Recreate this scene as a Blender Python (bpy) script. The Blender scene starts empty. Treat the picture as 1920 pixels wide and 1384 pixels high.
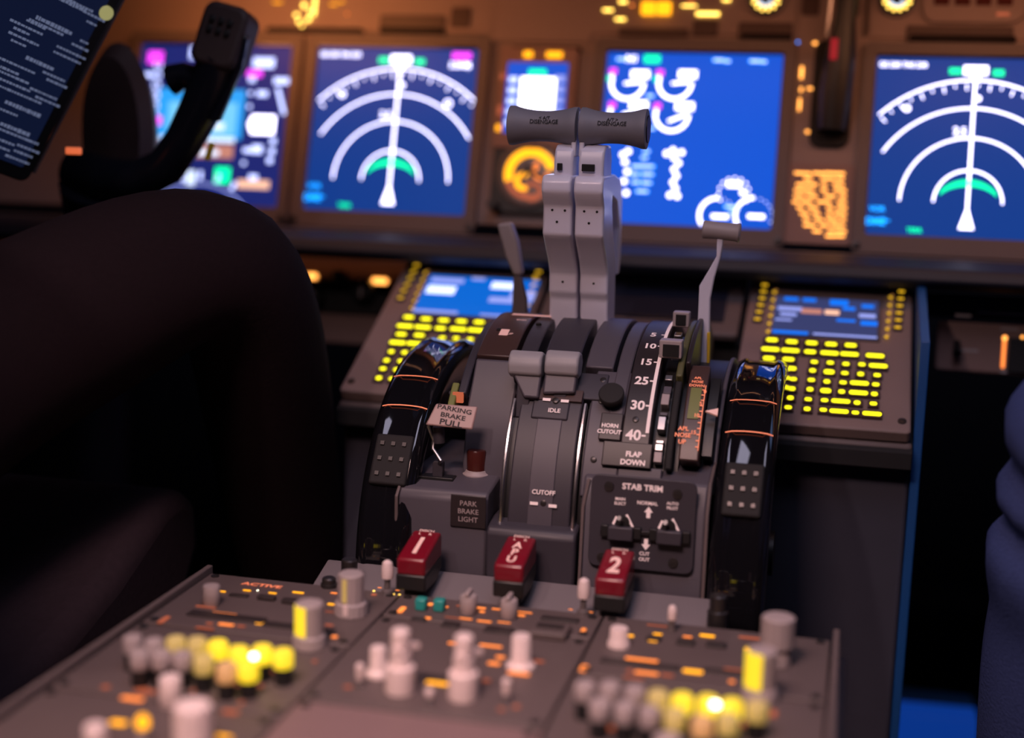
import bpy, math, random
from mathutils import Vector, Matrix, Euler
R = math.radians
random.seed(7)
scene = bpy.context.scene
COL = scene.collection
# ------------------------------------------------------------------ camera
CP = Vector((0.224, -0.9214, 0.3425)); YAW, PITCH, ROLL, FPX = 0.2340, 0.1815, 0.0263, 2682.4
cf = Vector((-math.sin(YAW)*math.cos(PITCH), math.cos(YAW)*math.cos(PITCH), -math.sin(PITCH)))
cr0 = Vector((math.cos(YAW), math.sin(YAW), 0)); cu0 = cr0.cross(cf)
cr = cr0*math.cos(ROLL)+cu0*math.sin(ROLL); cu = cu0*math.cos(ROLL)-cr0*math.sin(ROLL)
camd = bpy.data.cameras.new('camera'); cam = bpy.data.objects.new('camera', camd); COL.objects.link(cam)
M3 = Matrix((cr, cu, -cf)).transposed()
cam.matrix_world = Matrix.Translation(CP) @ M3.to_4x4()
camd.sensor_width = 36; camd.lens = FPX*36/1920; camd.clip_start = 0.02; camd.clip_end = 50
camd.dof.use_dof = True; camd.dof.focus_distance = 1.09; camd.dof.aperture_fstop = 1.85
scene.camera = cam
# ------------------------------------------------------------------ world, exposure, lights
scene.view_settings.view_transform = 'Standard'; scene.view_settings.look = 'None'
scene.view_settings.exposure = 0.0; scene.view_settings.gamma = 1.0
w = bpy.data.worlds.new('night'); scene.world = w; w.use_nodes = True
w.node_tree.nodes['Background'].inputs[0].default_value = (0.10, 0.13, 0.30, 1)
w.node_tree.nodes['Background'].inputs[1].default_value = 0.02
def area(name, loc, target, size, power, color, sy=None, spread=180):
    d = bpy.data.lights.new(name, 'AREA'); d.energy = power; d.color = color; d.size = size
    d.shape = 'RECTANGLE' if sy else 'SQUARE'
    if sy: d.size_y = sy
    d.spread = R(spread)
    o = bpy.data.objects.new(name, d); COL.objects.link(o); o.location = loc
    o.rotation_euler = (Vector(target)-Vector(loc)).to_track_quat('-Z', 'Y').to_euler()
    return o
def spot(name, loc, target, power, color, rad, cone, blend=.6):
    d = bpy.data.lights.new(name, 'SPOT'); d.energy = power; d.color = color; d.shadow_soft_size = rad
    d.spot_size = R(cone); d.spot_blend = blend
    o = bpy.data.objects.new(name, d); COL.objects.link(o); o.location = loc
    o.rotation_euler = (Vector(target)-Vector(loc)).to_track_quat('-Z', 'Y').to_euler()
    return o
area('glareshield_flood_left', (-.36, .38, .475), (-.35, .53, .40), .22, .42, (1, .34, .11), .02)
area('glareshield_flood_centre', (.06, .36, .47), (.06, .53, .34), .60, .24, (1, .40, .20), .02)
area('glareshield_flood_right', (.52, .36, .47), (.50, .53, .34), .50, .35, (1, .40, .20), .02)
spot('overhead_map_light', (-.35, -.95, 1.10), (.06, -.05, 0), 12, (1, .72, .70), .03, 55)
area('ambient_fill', (.25, -.35, 1.30), (.05, .1, 0), .5, 3.2, (.80, .74, 1.0))  # soft ambient fill added overhead, not a cockpit lamp
area('near_pedestal_fill', (-.05, -.85, 1.05), (.02, -.30, 0), .25, 1.9, (1, .62, .57), spread=55)  # added fill that brightens the near pedestal and its knobs
area('cool_side_glow', (.75, .35, .75), (.1, .2, .1), .3, .35, (.35, .5, 1))

# ------------------------------------------------------------------ helpers
def srgb(r, g, b):
    f = lambda c: (c/12.92 if c <= .04045 else ((c+.055)/1.055)**2.4)
    return tuple(f(v/255) for v in (r, g, b))
MATS = {}
def mat(name, col, rough=.5, metal=0, emit=None, es=0, noise=.0, scale=60, bump=0, spec=.5, coat=0):
    m = bpy.data.materials.new(name); m.use_nodes = True; nt = m.node_tree; b = nt.nodes['Principled BSDF']
    b.inputs['Base Color'].default_value = (*col, 1); b.inputs['Roughness'].default_value = rough
    b.inputs['Metallic'].default_value = metal; b.inputs['Specular IOR Level'].default_value = spec
    b.inputs['Coat Weight'].default_value = coat
    if emit:
        b.inputs['Emission Color'].default_value = (*emit, 1); b.inputs['Emission Strength'].default_value = es
    if noise or bump:
        tc = nt.nodes.new('ShaderNodeTexCoord'); n = nt.nodes.new('ShaderNodeTexNoise')
        n.inputs['Scale'].default_value = scale; n.inputs['Detail'].default_value = 6
        nt.links.new(tc.outputs['Object'], n.inputs['Vector'])
        if noise:
            mx = nt.nodes.new('ShaderNodeMix'); mx.data_type = 'RGBA'
            mx.inputs[6].default_value = (*[c*(1-noise) for c in col], 1)
            mx.inputs[7].default_value = (*[min(1, c*(1+noise)) for c in col], 1)
            nt.links.new(n.outputs['Fac'], mx.inputs[0]); nt.links.new(mx.outputs[2], b.inputs['Base Color'])
        if bump:
            bp = nt.nodes.new('ShaderNodeBump'); bp.inputs['Strength'].default_value = bump; bp.inputs['Distance'].default_value = .001
            nt.links.new(n.outputs['Fac'], bp.inputs['Height']); nt.links.new(bp.outputs[0], b.inputs['Normal'])
    MATS[name] = m
    return m
def emi(name, rgb, s):  # something that gives off light
    return mat(name, (0.008, .008, .01), .4, spec=.15, emit=srgb(*rgb), es=s)
mat('panel_brown', (.25, .18, .165), .55, noise=.12, scale=14)
mat('panel_brown2', (.25, .15, .13), .6, noise=.12, scale=14)
mat('bezel', (.12, .10, .10), .5)
mat('dark_lens', (.012, .008, .008), .15)
mat('dark_red_lens', (.07, .015, .012), .25)
mat('black', (.010, .010, .011), .45)
mat('black_matte', (.012, .011, .012), .8)
mat('black_gloss', (.006, .006, .008), .07, coat=.6)
mat('ledge', (.010, .011, .022), .6, noise=.15, scale=40)
mat('quad_grey', (.082, .074, .092), .5, noise=.10, scale=25, bump=.05)
mat('quad_dark', (.040, .036, .048), .5, noise=.12, scale=25)
mat('plate_dark', (.022, .016, .018), .45)
mat('plate_brown', (.060, .032, .028), .4)
mat('lever_grey', (.76, .74, .86), .32, noise=.05, scale=20, coat=.15)
mat('grip_grey', (.22, .21, .245), .55, noise=.04, scale=90, bump=.08)
mat('start_grey', (.33, .32, .34), .5, noise=.06, scale=50)
mat('knob_white', (.80, .66, .64), .5, noise=.04, scale=60)
mat('knob_grey', (.38, .32, .32), .5)
mat('blank_plate', (.19, .125, .125), .6, noise=.1, scale=12)
mat('lip_grey', (.17, .15, .16), .5, noise=.1, scale=20)
mat('aft_panel', (.105, .080, .078), .55, noise=.12, scale=20)
mat('aft_dark', (.03, .022, .022), .5)
mat('chrome', (.75, .73, .75), .22, 1)
mat('steel', (.40, .38, .38), .35, 1)
mat('pull_plate', (.42, .28, .26), .4)
mat('screw', (.05, .045, .045), .35, .6)
mat('white_ink', (.75, .66, .66), .6, emit=srgb(235, 190, 185), es=.32)
mat('pink_ink', (.75, .55, .52), .6, emit=srgb(240, 160, 140), es=.30)
mat('orange_ink', (.6, .3, .2), .6, emit=srgb(240, 110, 60), es=.8)
mat('black_ink', (.02, .018, .02), .7)
mat('red_plastic', (.19, .004, .016), .33, coat=.3)
mat('yellow_paint', (.75, .50, .03), .5)
mat('green_band', (.18, .20, .05), .5)
mat('olive', (.10, .10, .04), .5)
mat('amber_glass', (.12, .04, .01), .25)
mat('trouser', (.016, .009, .011), .95, noise=.25, scale=300, bump=.3, spec=.1)
mat('skin', (.20, .11, .10), .6, noise=.08, scale=40)
mat('hair', (.02, .015, .012), .7)
mat('blue_fleece', (.060, .088, .25), .95, noise=.28, scale=420, bump=.8, spec=.1)
mat('carpet', (.012, .014, .025), .95, noise=.3, scale=200)
mat('wall_dark', (.02, .02, .03), .8, noise=.2, scale=10)
mat('grey_trim', (.13, .10, .098), .6, noise=.1, scale=12)
mat('stand', (.050, .050, .072), .6, noise=.12, scale=30)
mat('teal_cap', (.02, .30, .27), .4)
mat('yoke_black', (.010, .011, .018), .28, coat=.3)
mat('yoke_brown', (.05, .028, .026), .6, bump=.2, scale=150, noise=.1)
mat('blue_paint', (.01, .08, .28), .5, noise=.15, scale=15)
emi('scr_nd', (10, 60, 142), 1.0); emi('scr_eng', (0, 84, 212), 1.05); emi('scr_pfd', (30, 42, 120), .9)
emi('scr_cdu', (0, 105, 215), 1.0); emi('scr_cdu2', (62, 70, 120), .8)
emi('sym_white', (225, 220, 255), 4.5); emi('sym_soft', (190, 200, 255), 2.2); emi('sym_green', (0, 225, 150), 2.2)
emi('sym_mag', (225, 60, 225), 2.2); emi('sym_cyan', (20, 150, 255), 2.5); emi('sym_sky', (40, 150, 230), 1.3)
emi('sym_sky2', (110, 190, 235), 1.3); emi('sym_ground', (190, 125, 110), 1.2); emi('sym_pale', (210, 225, 250), 1.6)
emi('sym_lav', (150, 160, 235), 1.2); emi('sym_pink', (250, 190, 160), 1.3); emi('sym_blue', (10, 110, 235), 1.3)
emi('amber', (255, 165, 20), 2.2); emi('amber_hot', (255, 205, 90), 4.5); emi('orange', (255, 135, 60), 1.8)
emi('orange_text', (255, 165, 75), 3.2); emi('keylight', (240, 228, 20), 2.6); emi('keylight_dim', (215, 165, 30), 1.5)
mat('yellow_lit', (.55, .45, .06), .4, emit=srgb(250, 218, 25), es=.9); mat('yellow_half', (.50, .42, .20), .45, emit=srgb(215, 180, 60), es=.30); emi('white_hot', (255, 250, 220), 7)
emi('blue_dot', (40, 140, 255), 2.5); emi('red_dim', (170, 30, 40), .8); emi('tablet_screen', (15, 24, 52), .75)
emi('tablet_text', (120, 130, 165), .55); emi('blue_glow', (20, 80, 200), .4); emi('olive_dot', (150, 145, 95), 1.0)
emi('orange_dim', (220, 110, 75), .7); mat('tan_lit', (.5, .36, .2), .45, emit=srgb(210, 140, 70), es=.5)

class Frame:
    def __init__(s, O, ey, ex=(1, 0, 0)):
        s.O = Vector(O); s.x = Vector(ex).normalized(); s.y = Vector(ey).normalized(); s.z = s.x.cross(s.y)
    def uv(s, px, py, h=0):          # where the sight line of a photo point meets this surface, raised by h
        d = cf+cr*((px-960)/FPX)-cu*((py-692)/FPX)
        o = s.O+s.z*h; t = (o-CP).dot(s.z)/d.dot(s.z); P = CP+d*t-s.O
        return P.dot(s.x), P.dot(s.y)
    def mtx(s, u=0, v=0, h=0):
        m = Matrix((s.x, s.y, s.z)).transposed().to_4x4()
        return Matrix.Translation(s.O+s.x*u+s.y*v+s.z*h) @ m
def atY(px, py, Y):
    d = cf+cr*((px-960)/FPX)-cu*((py-692)/FPX); return CP+d*((Y-CP.y)/d.y)
def atZ(px, py, Z):
    d = cf+cr*((px-960)/FPX)-cu*((py-692)/FPX); return CP+d*((Z-CP.z)/d.z)
T0 = 0.2642
FM = Frame((0, .4753, .2331), (0, math.sin(T0), math.cos(T0)))      # main instrument panel
FA = Frame((0, 0, 0), (0, 1, 0))                                     # aft electronic panel
TC = R(26)
FCR = Frame((.2036, .45, .1934), (0, math.cos(TC), math.sin(TC)))    # right control display unit, origin top centre
FCL = Frame((-.137, .45, .1934), (0, math.cos(TC), math.sin(TC)))
DY, DZ = .21, .03                                                    # axis of the quadrant drum
def drum(px, py, rr=.145):
    d = cf+cr*((px-960)/FPX)-cu*((py-692)/FPX); oy, oz = CP.y-DY, CP.z-DZ
    a = d.y**2+d.z**2; b = 2*(oy*d.y+oz*d.z); c = oy*oy+oz*oz-rr*rr; D = max(0, b*b-4*a*c)
    P = CP+d*((-b-D**.5)/2/a)
    return P.x, math.atan2(P.z-DZ, -(P.y-DY))
def dp(x, a, rr): return (x, DY-rr*math.cos(a), DZ+rr*math.sin(a))

_tc = {}
def text_geo(s, bold):
    k = (s, bold)
    if k not in _tc:
        cv = bpy.data.curves.new('t', 'FONT'); cv.body = s; cv.size = 1; cv.align_x = 'CENTER'; cv.align_y = 'CENTER'
        cv.offset = bold; cv.resolution_u = 3; cv.space_line = 1.12
        o = bpy.data.objects.new('t', cv); COL.objects.link(o)
        dg = bpy.context.evaluated_depsgraph_get(); me = bpy.data.meshes.new_from_object(o.evaluated_get(dg))
        _tc[k] = ([tuple(v.co) for v in me.vertices], [tuple(p.vertices) for p in me.polygons])
        bpy.data.objects.remove(o); bpy.data.curves.remove(cv); bpy.data.meshes.remove(me)
    return _tc[k]

class MB:
    def __init__(s): s.v = []; s.f = []; s.m = []; s.mats = []; s.T = None
    def mi(s, m):
        if m not in s.mats: s.mats.append(m)
        return s.mats.index(m)
    def add(s, vs, fs, m, T=None):
        b = len(s.v)
        if s.T is not None: T = s.T @ T if T is not None else s.T
        for v in vs: s.v.append(tuple(T @ Vector(v)) if T is not None else tuple(v))
        k = s.mi(m)
        for f in fs: s.f.append(tuple(i+b for i in f)); s.m.append(k)
        return s
    def box(s, x0, x1, y0, y1, z0, z1, m, T=None):
        vs = [(x, y, z) for z in (z0, z1) for y in (y0, y1) for x in (x0, x1)]
        return s.add(vs, [(0, 2, 3, 1), (4, 5, 7, 6), (0, 1, 5, 4), (2, 6, 7, 3), (0, 4, 6, 2), (1, 3, 7, 5)], m, T)
    def cbox(s, c, sz, m, T=None):
        return s.box(c[0]-sz[0]/2, c[0]+sz[0]/2, c[1]-sz[1]/2, c[1]+sz[1]/2, c[2]-sz[2]/2, c[2]+sz[2]/2, m, T)
    def prism(s, poly, a0, a1, m, axis='z', T=None):   # polygon extruded along an axis
        def q(p, a): return {'z': (p[0], p[1], a), 'x': (a, p[0], p[1]), 'y': (p[0], a, p[1])}[axis]
        n = len(poly); vs = [q(p, a0) for p in poly]+[q(p, a1) for p in poly]
        fs = [tuple(range(n))[::-1], tuple(range(n, 2*n))]+[(i, (i+1) % n, n+(i+1) % n, n+i) for i in range(n)]
        return s.add(vs, fs, m, T)
    def lathe(s, prof, m, n=28, T=None, flute=0):  # prof: (radius, z) along z
        vs = []; fs = []
        for j, (r, z) in enumerate(prof):
            for i in range(n):
                a = 2*math.pi*i/n; rr = r*(1-(flute if i % 2 else 0)); vs.append((rr*math.cos(a), rr*math.sin(a), z))
        for j in range(len(prof)-1):
            for i in range(n):
                k = (i+1) % n; fs.append((j*n+i, j*n+k, (j+1)*n+k, (j+1)*n+i))
        fs.append(tuple(range(n))[::-1]); fs.append(tuple((len(prof)-1)*n+i for i in range(n)))
        return s.add(vs, fs, m, T)
    def tube(s, pts, rad, m, n=12, T=None, flat=1):
        pts = [Vector(p) for p in pts]; vs = []; fs = []
        rad = rad if isinstance(rad, (list, tuple)) else [rad]*len(pts)
        up = Vector((0, 0, 1))
        for i, p in enumerate(pts):
            t = (pts[min(i+1, len(pts)-1)]-pts[max(i-1, 0)]).normalized()
            if abs(t.dot(up)) > .97: up = Vector((0, 1, 0))
            a = t.cross(up).normalized(); b = a.cross(t)
            for k in range(n):
                c = 2*math.pi*k/n; vs.append(tuple(p+a*(rad[i]*math.cos(c))+b*(rad[i]*flat*math.sin(c))))
        for i in range(len(pts)-1):
            for k in range(n): fs.append((i*n+k, i*n+(k+1) % n, (i+1)*n+(k+1) % n, (i+1)*n+k))
        fs.append(tuple(range(n))[::-1]); fs.append(tuple((len(pts)-1)*n+k for k in range(n)))
        return s.add(vs, fs, m, T)
    def text(s, st, x, y, size, m, z=0, rot=0, bold=.0, fn=None, sx=1.0, al=0, T=None):
        vs, fs = text_geo(st, bold); c, sn = math.cos(rot), math.sin(rot)
        w_ = max(v[0] for v in vs)
        out = []
        for v in vs:
            a, b = (v[0]+al*w_)*size*sx, v[1]*size
            p = (x+a*c-b*sn, y+a*sn+b*c, z)
            out.append(fn(*p) if fn else p)
        return s.add(out, fs, m, T)
    def disc(s, x, y, r, m, z=0, n=20, ry=None):
        ry = ry or r
        return s.add([(x+r*math.cos(2*math.pi*i/n), y+ry*math.sin(2*math.pi*i/n), z) for i in range(n)], [tuple(range(n))], m)
    def arc(s, x, y, r, wd, a0, a1, m, z=0, n=40):
        vs = []; fs = []
        for i in range(n+1):
            a = R(a0+(a1-a0)*i/n)
            for q in (r-wd/2, r+wd/2): vs.append((x+q*math.cos(a), y+q*math.sin(a), z))
        for i in range(n): fs.append((2*i, 2*i+1, 2*i+3, 2*i+2))
        return s.add(vs, fs, m)
    def line(s, x0, y0, x1, y1, wd, m, z=0):
        d = Vector((x1-x0, y1-y0)).normalized()*wd/2
        return s.add([(x0-d.y, y0+d.x, z), (x0+d.y, y0-d.x, z), (x1+d.y, y1-d.x, z), (x1-d.y, y1+d.x, z)], [(0, 1, 2, 3)], m)
    def rect(s, x, y, w_, h_, m, z=0, rot=0):
        c, sn = math.cos(rot), math.sin(rot)
        return s.add([(x+a*w_/2*c-b*h_/2*sn, y+a*w_/2*sn+b*h_/2*c, z) for a, b in ((-1, -1), (1, -1), (1, 1), (-1, 1))], [(0, 1, 2, 3)], m)
    def build(s, name, parent=None, bev=0, ang=35, smooth=True, seg=2, mtx=None, sub=0):
        me = bpy.data.meshes.new(name); me.from_pydata(s.v, [], s.f)
        for k in s.mats: me.materials.append(MATS[k])
        for p, k in zip(me.polygons, s.m): p.material_index = k
        if smooth:
            for p in me.polygons: p.use_smooth = True
            me.set_sharp_from_angle(angle=R(ang))
        me.validate(); me.update()
        o = bpy.data.objects.new(name, me); COL.objects.link(o)
        if mtx is not None: o.matrix_world = mtx
        if parent: o.parent = parent
        if bev:
            b = o.modifiers.new('bevel', 'BEVEL'); b.width = bev; b.segments = seg; b.limit_method = 'ANGLE'; b.angle_limit = R(30)
            b.harden_normals = False
        if sub:
            b = o.modifiers.new('sub', 'SUBSURF'); b.levels = sub; b.render_levels = sub
        return o
def tag(o, label=None, cat=None, group=None, kind=None):
    if label: o['label'] = label
    if cat: o['category'] = cat
    if group: o['group'] = group
    if kind: o['kind'] = kind
    return o
def thing(name, mtx, label, cat, group=None):
    o = bpy.data.objects.new(name, None); COL.objects.link(o); o.empty_display_size = .01
    o.matrix_world = mtx if isinstance(mtx, Matrix) else Matrix.Translation(Vector(mtx))
    return tag(o, label, cat, group)
def rrect(x0, x1, y0, y1, r, n=4):
    out = []
    for cx, cy, a in ((x1-r, y1-r, 0), (x0+r, y1-r, 90), (x0+r, y0+r, 180), (x1-r, y0+r, 270)):
        for i in range(n+1): t = R(a+90*i/n); out.append((cx+r*math.cos(t), cy+r*math.sin(t)))
    return out
#SECTIONS
# ------------------------------------------------------------------ cockpit shell
def struct(name, mb, **k): return tag(mb.build(name, **k), kind='structure')
struct('floor', MB().box(-1.5, 1.5, -1.8, 1.6, -.54, -.50, 'carpet'))
struct('ceiling', MB().box(-1.5, 1.5, -1.8, 1.6, 1.42, 1.46, 'wall_dark'))
struct('wall_left', MB().box(-1.54, -1.5, -1.8, 1.6, -.5, 1.42, 'wall_dark'))
struct('wall_right', MB().box(1.5, 1.54, -1.8, 1.6, -.5, 1.42, 'wall_dark'))
struct('wall_front', MB().box(-1.5, 1.5, 1.6, 1.64, -.5, 1.42, 'wall_dark'))
struct('wall_back', MB().box(-1.5, 1.5, -1.84, -1.8, -.5, 1.42, 'wall_dark'))
PM = FM.mtx()
# ------------------------------------------------------------------ main instrument panel
ip = thing('instrument_panel', PM, 'wide brown main instrument panel holding the flight displays under the glareshield', 'instrument panel')
mb = MB(); mb.box(-1.05, .95, -.008, .285, -.030, -.0055, 'panel_brown'); mb.build('backing_panel', ip, bev=.002)
def plate(px0, py0, px1, py1, m='panel_brown', name='cover_plate', t=.0025, b=.0015, par=None, z=-.0055):
    u0, v1 = FM.uv(px0, py0); u1, v0 = FM.uv(px1, py1)
    return MB().prism(rrect(min(u0, u1), max(u0, u1), min(v0, v1), max(v0, v1), .003), z, z+t, m).build(name, par or ip, bev=b*.5)
for a in ((700, -60, 925, 62), (930, -60, 1108, 78), (1118, -70, 1490, 66), (1506, -60, 1612, 350), (1622, -60, 1990, 74), (460, -60, 690, 58)):
    plate(*a)
# recessed dark indicator blocks above the displays
for a in ((712, 26, 832, 62), (846, 12, 880, 50), (1160, 50, 1290, 68), (1300, 36, 1345, 66), (1385, 40, 1485, 74), (1505, -10, 1535, 28), (1592, -10, 1612, 30), (1700, 46, 1900, 80)):
    plate(*a, m='plate_brown', name='indicator_window', t=.0045, par=ip)
for a in ((712, 50, 832, 66), (500, 50, 680, 62), (1390, 62, 1485, 76), (1705, 64, 1905, 82), (960, 86, 1090, 97)):
    plate(*a, m='dark_lens', name='indicator_shade', t=.006, par=ip)
def blobs(name, par, fr, items, off=(0, 0), h=.001, wm=None):
    for it in items:
        mb = MB()
        x, y, w_, h_, m = it[:5]; u, v = fr.uv(x, y, h); s = .000573 if fr is FM else it[5]
        rt = it[6] if len(it) > 6 else 0
        uu, vv = u-off[0], v-off[1]
        wd, hd = w_*s, h_*s
        c, sn = math.cos(rt), math.sin(rt)
        pts = rrect(-wd/2, wd/2, -hd/2, hd/2, min(wd, hd)*.4, 3)
        mb.add([(uu+a*c-b*sn, vv+a*sn+b*c, h) for a, b in pts], [tuple(range(len(pts)))], m)
        o = mb.build(name, par, smooth=False)
        if wm is not None: o.matrix_world = wm
A = 'amber_hot'
blobs('lit_legend', ip, FM, [(570, 10, 8, 10, A), (556, 28, 9, 6, A), (590, 10, 5, 40, A), (578, 36, 9, 9, A), (560, 40, 6, 8, A), (582, 22, 8, 7, A), (651, 26, 4, 4, 'orange'),
  (625, 8, 14, 3, 'amber'), (566, 48, 5, 6, A), (520, 4, 18, 3, 'amber'), (640, 3, 10, 3, 'amber'),
  (1140, 19, 18, 4, A), (1163, 36, 18, 4, A), (1168, 3, 14, 5, A), (1292, 11, 26, 3, A), (1327, 26, 40, 6, A), (1362, 0, 14, 4, A), (1295, 4, 10, 3, 'orange'), (1185, 10, 5, 5, 'orange')], h=-.001)
for x in (1216, 1245):     # two square amber lights
    u, v = FM.uv(x, 16); MB().box(u-.0068, u+.0068, v-.006, v+.006, -.003, .004, 'amber').build('amber_caption', ip, bev=.0008)
blobs('strip_legend', ip, FM, [(1503, 136, 5, 22, 'orange_text'), (1502, 168, 4, 8, 'orange_text'), (1519, 166, 10, 4, 'orange_text'), (1499, 196, 4, 22, 'orange_text'),
  (1515, 247, 8, 5, 'orange_text'), (1528, 81, 7, 5, 'orange_text'), (1496, 79, 4, 4, 'blue_dot')], h=-.001)
# placard of flap speed limits, orange backlit rows
pl = thing('speed_placard', FM.mtx(*FM.uv(1537, 380), -.0045), 'orange backlit flap speed placard of crowded rows right of the engine display', 'placard')
MB().prism(rrect(-.033, .031, -.040, .038, .003), 0, .002, 'panel_brown2').build('placard_plate', pl, bev=.0005)
u0, v0 = FM.uv(1537, 380, -.002); mb = MB()
for i, (y, segs) in enumerate([(324, [(1505, 30), (1535, 22), (1565, 36)]), (334, [(1515, 16), (1552, 26), (1575, 14)]), (345, [(1500, 14), (1520, 24), (1545, 10), (1572, 20)]),
     (356, [(1508, 36), (1545, 12), (1575, 22)]), (367, [(1498, 18), (1522, 20), (1556, 20), (1580, 12)]), (378, [(1492, 12), (1512, 22), (1545, 26), (1578, 16)]),
     (389, [(1500, 12), (1524, 18), (1556, 12), (1578, 18)]), (400, [(1508, 16), (1530, 14), (1555, 10), (1575, 22)]), (411, [(1512, 12), (1535, 16), (1560, 22), (1580, 10)]),
     (422, [(1518, 22), (1545, 16), (1570, 26)]), (433, [(1532, 16), (1558, 12), (1576, 20)]), (442, [(1556, 16), (1574, 18)])]):
    for x, wd in segs:
        u, v = FM.uv(x, y, -.002); mb.rect(u-u0, v-v0, wd*.00052, .0022, 'orange_text', .0026)
mb.build('placard_rows', pl, smooth=False)
# small round gauges at the very top
def gauge(px, py, r, label):
    g = thing('round_gauge', FM.mtx(*FM.uv(px, py), -.003), label, 'gauge', None)
    MB().lathe([(r, 0), (r, .006), (r*.9, .007), (r*.86, .004)], 'bezel', 40).build('gauge_ring', g)
    m = MB().disc(0, 0, r*.85, 'dark_lens', .0045, 40)
    for i in range(14):
        a = 2*math.pi*i/14; m.rect(r*.62*math.cos(a), r*.62*math.sin(a), r*.26, r*.12, 'amber_hot', .005, a)
    m.arc(0, 0, r*.42, r*.12, 200, 330, 'sym_pale', .005); m.build('gauge_dial', g, smooth=False)
    MB().rect(0, r*.25, r*.08, r*.9, 'sym_pale', .006, .5).build('gauge_needle', g, smooth=False)
gauge(1437, -4, .019, 'round gauge with yellow lit marks above the engine display')
gauge(1683, -4, .019, 'round yellow dial at the top above the right navigation display')
sb = thing('brake_selector', FM.mtx(*FM.uv(1825, 5), -.003), 'rounded dark plate with a row of caption lights at the top right edge', 'control plate')
MB().prism(rrect(-.046, .046, -.020, .035, .012), 0, .006, 'panel_brown').build('selector_plate', sb, bev=.001)
for k in range(4): MB().box(-.036+k*.019, -.022+k*.019, -.004, .010, .006, .008, 'dark_red_lens').build('caption_window', sb, bev=.0005)
MB().rect(.027, -.012, .012, .003, 'orange_dim', .0065).build('lit_legend', sb, smooth=False)

# ------------------------------------------------------------------ glareshield above
gs = thing('glareshield', Matrix.Identity(4), 'dark padded glareshield jutting out above the instrument panel', 'glareshield')
MB().prism([(.30, .53), (.33, .485), (.36, .487), (.53, .512), (.60, .56), (.34, .60)], -1.05, .95, 'ledge', 'x').build('padded_hood', gs, bev=.01)

# ------------------------------------------------------------------ displays
S = .172
def display(name, u, label, scr):
    t = thing(name, FM.mtx(u, 0, -.005), label, 'display')
    m = MB(); b = .013; fr = [(-b, -b), (S+b, -b), (S+b, S+b), (-b, S+b)]
    o = rrect(-b, S+b, -b-.006, S+b, .006); i_ = rrect(0, S, 0, S, .003); n = len(o)
    vs = [(x, y, 0) for x, y in o]+[(x, y, .0075) for x, y in o]+[(x, y, .0075) for x, y in [(a-.0015 if a < S/2 else a+.0015, c-.0015 if c < S/2 else c+.0015) for a, c in i_]]+[(x, y, .0025) for x, y in i_]
    fs = []
    for L in range(3):
        for k in range(n): fs.append((L*n+k, L*n+(k+1) % n, (L+1)*n+(k+1) % n, (L+1)*n+k))
    m.add(vs, fs, 'grey_trim'); bz = m.build('bezel', t)
    for x, y in ((-.008, -.012), (S+.008, -.012)): MB().lathe([(.0035, .0075), (.0035, .0095), (.002, .0098)], 'screw', 14, Matrix.Translation((x, y, 0))).build('bezel_screw', bz)
    MB().box(0, S, 0, S, 0, .003, scr).build('screen', t)
    MB().box(-.001, S+.001, S-.0005, S+.008, .002, .0065, 'dark_lens').build('screen_shade', t)
    return t
WL = .0016
def nav(t, who):
    cx, cy, z = .0905, .027, .0034; W_ = 'sym_white'; m = MB()
    m.arc(cx, cy+.006, .031, WL, 0, 180, W_, z); m.arc(cx, cy+.006, .062, WL, 0, 180, W_, z)
    m.arc(cx, cy+.002, .0945, WL, 32, 148, W_, z, 60); m.arc(cx, cy+.002, .1215, WL, 47, 135, W_, z, 60)
    for k in range(18):
        a = R(47+88*k/17); L = .006 if k % 2 else .003
        for r0 in (.118,):
            m.line(cx+r0*math.cos(a), cy+.002+r0*math.sin(a), cx+(r0-L)*math.cos(a), cy+.002+(r0-L)*math.sin(a), .0013, W_, z)
    for x, y, r_ in ((.032, .126, .0032), (.147, .119, .0042), (.096, .137, .0026)): m.arc(x-.002, y-.004, r_*.75, .0018, 0, 360, W_, z, 14)
    m.line(cx, cy, cx, S-.022, .0022, W_, z); m.rect(.0905, S-.012, .022, .009, W_, z); m.rect(.0905, S-.018, .008, .006, W_, z)
    m.add([(cx-.007, cy-.019, z), (cx+.007, cy-.019, z), (cx+.0008, cy+.001, z), (cx-.0008, cy+.001, z)], [(0, 1, 2, 3)], W_)
    m.text('2.5', cx-.011, cy+.074, .010, W_, z, bold=.02)
    m.build('white_symbology', t, smooth=False)
    g = MB()
    for k in range(16):
        a0, a1 = R(28+124*k/16), R(28+124*(k+1)/16)
        f = lambda a: (.0285*math.cos(a)*1.02)
        y0 = lambda a: cy+.006+.0265*math.sin(a)-.0*math.cos(a)
        g.add([(cx+f(a0), cy+.004+.018*math.sin(a0), z), (cx+f(a1), cy+.004+.018*math.sin(a1), z), (cx+f(a1), cy+.0045+.0235*math.sin(a1), z), (cx+f(a0), cy+.0045+.0235*math.sin(a0), z)], [(0, 1, 2, 3)], 'sym_green')
    g.rect(.072, S-.013, .011, .006, 'sym_green', z); g.rect(.111, S-.014, .010, .006, 'sym_green', z); g.text('TERR', .044, .005, .006, 'sym_green', z, bold=.03)
    g.build('green_symbology', t, smooth=False)
    c = MB(); c.text('VOR', .009, .024, .007, 'sym_cyan', z, bold=.03); c.text('DME', .008, .012, .009, 'sym_cyan', z, bold=.05); c.text('--', .018, .014, .010, 'sym_cyan', z, bold=.03)
    c.build('cyan_legend', t, smooth=False)
    h = MB(); h.text('GS 230 TAS 230', .024, S-.008, .0065, W_, z, bold=.02)
    h.build('speed_legend', t, smooth=False)
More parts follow.
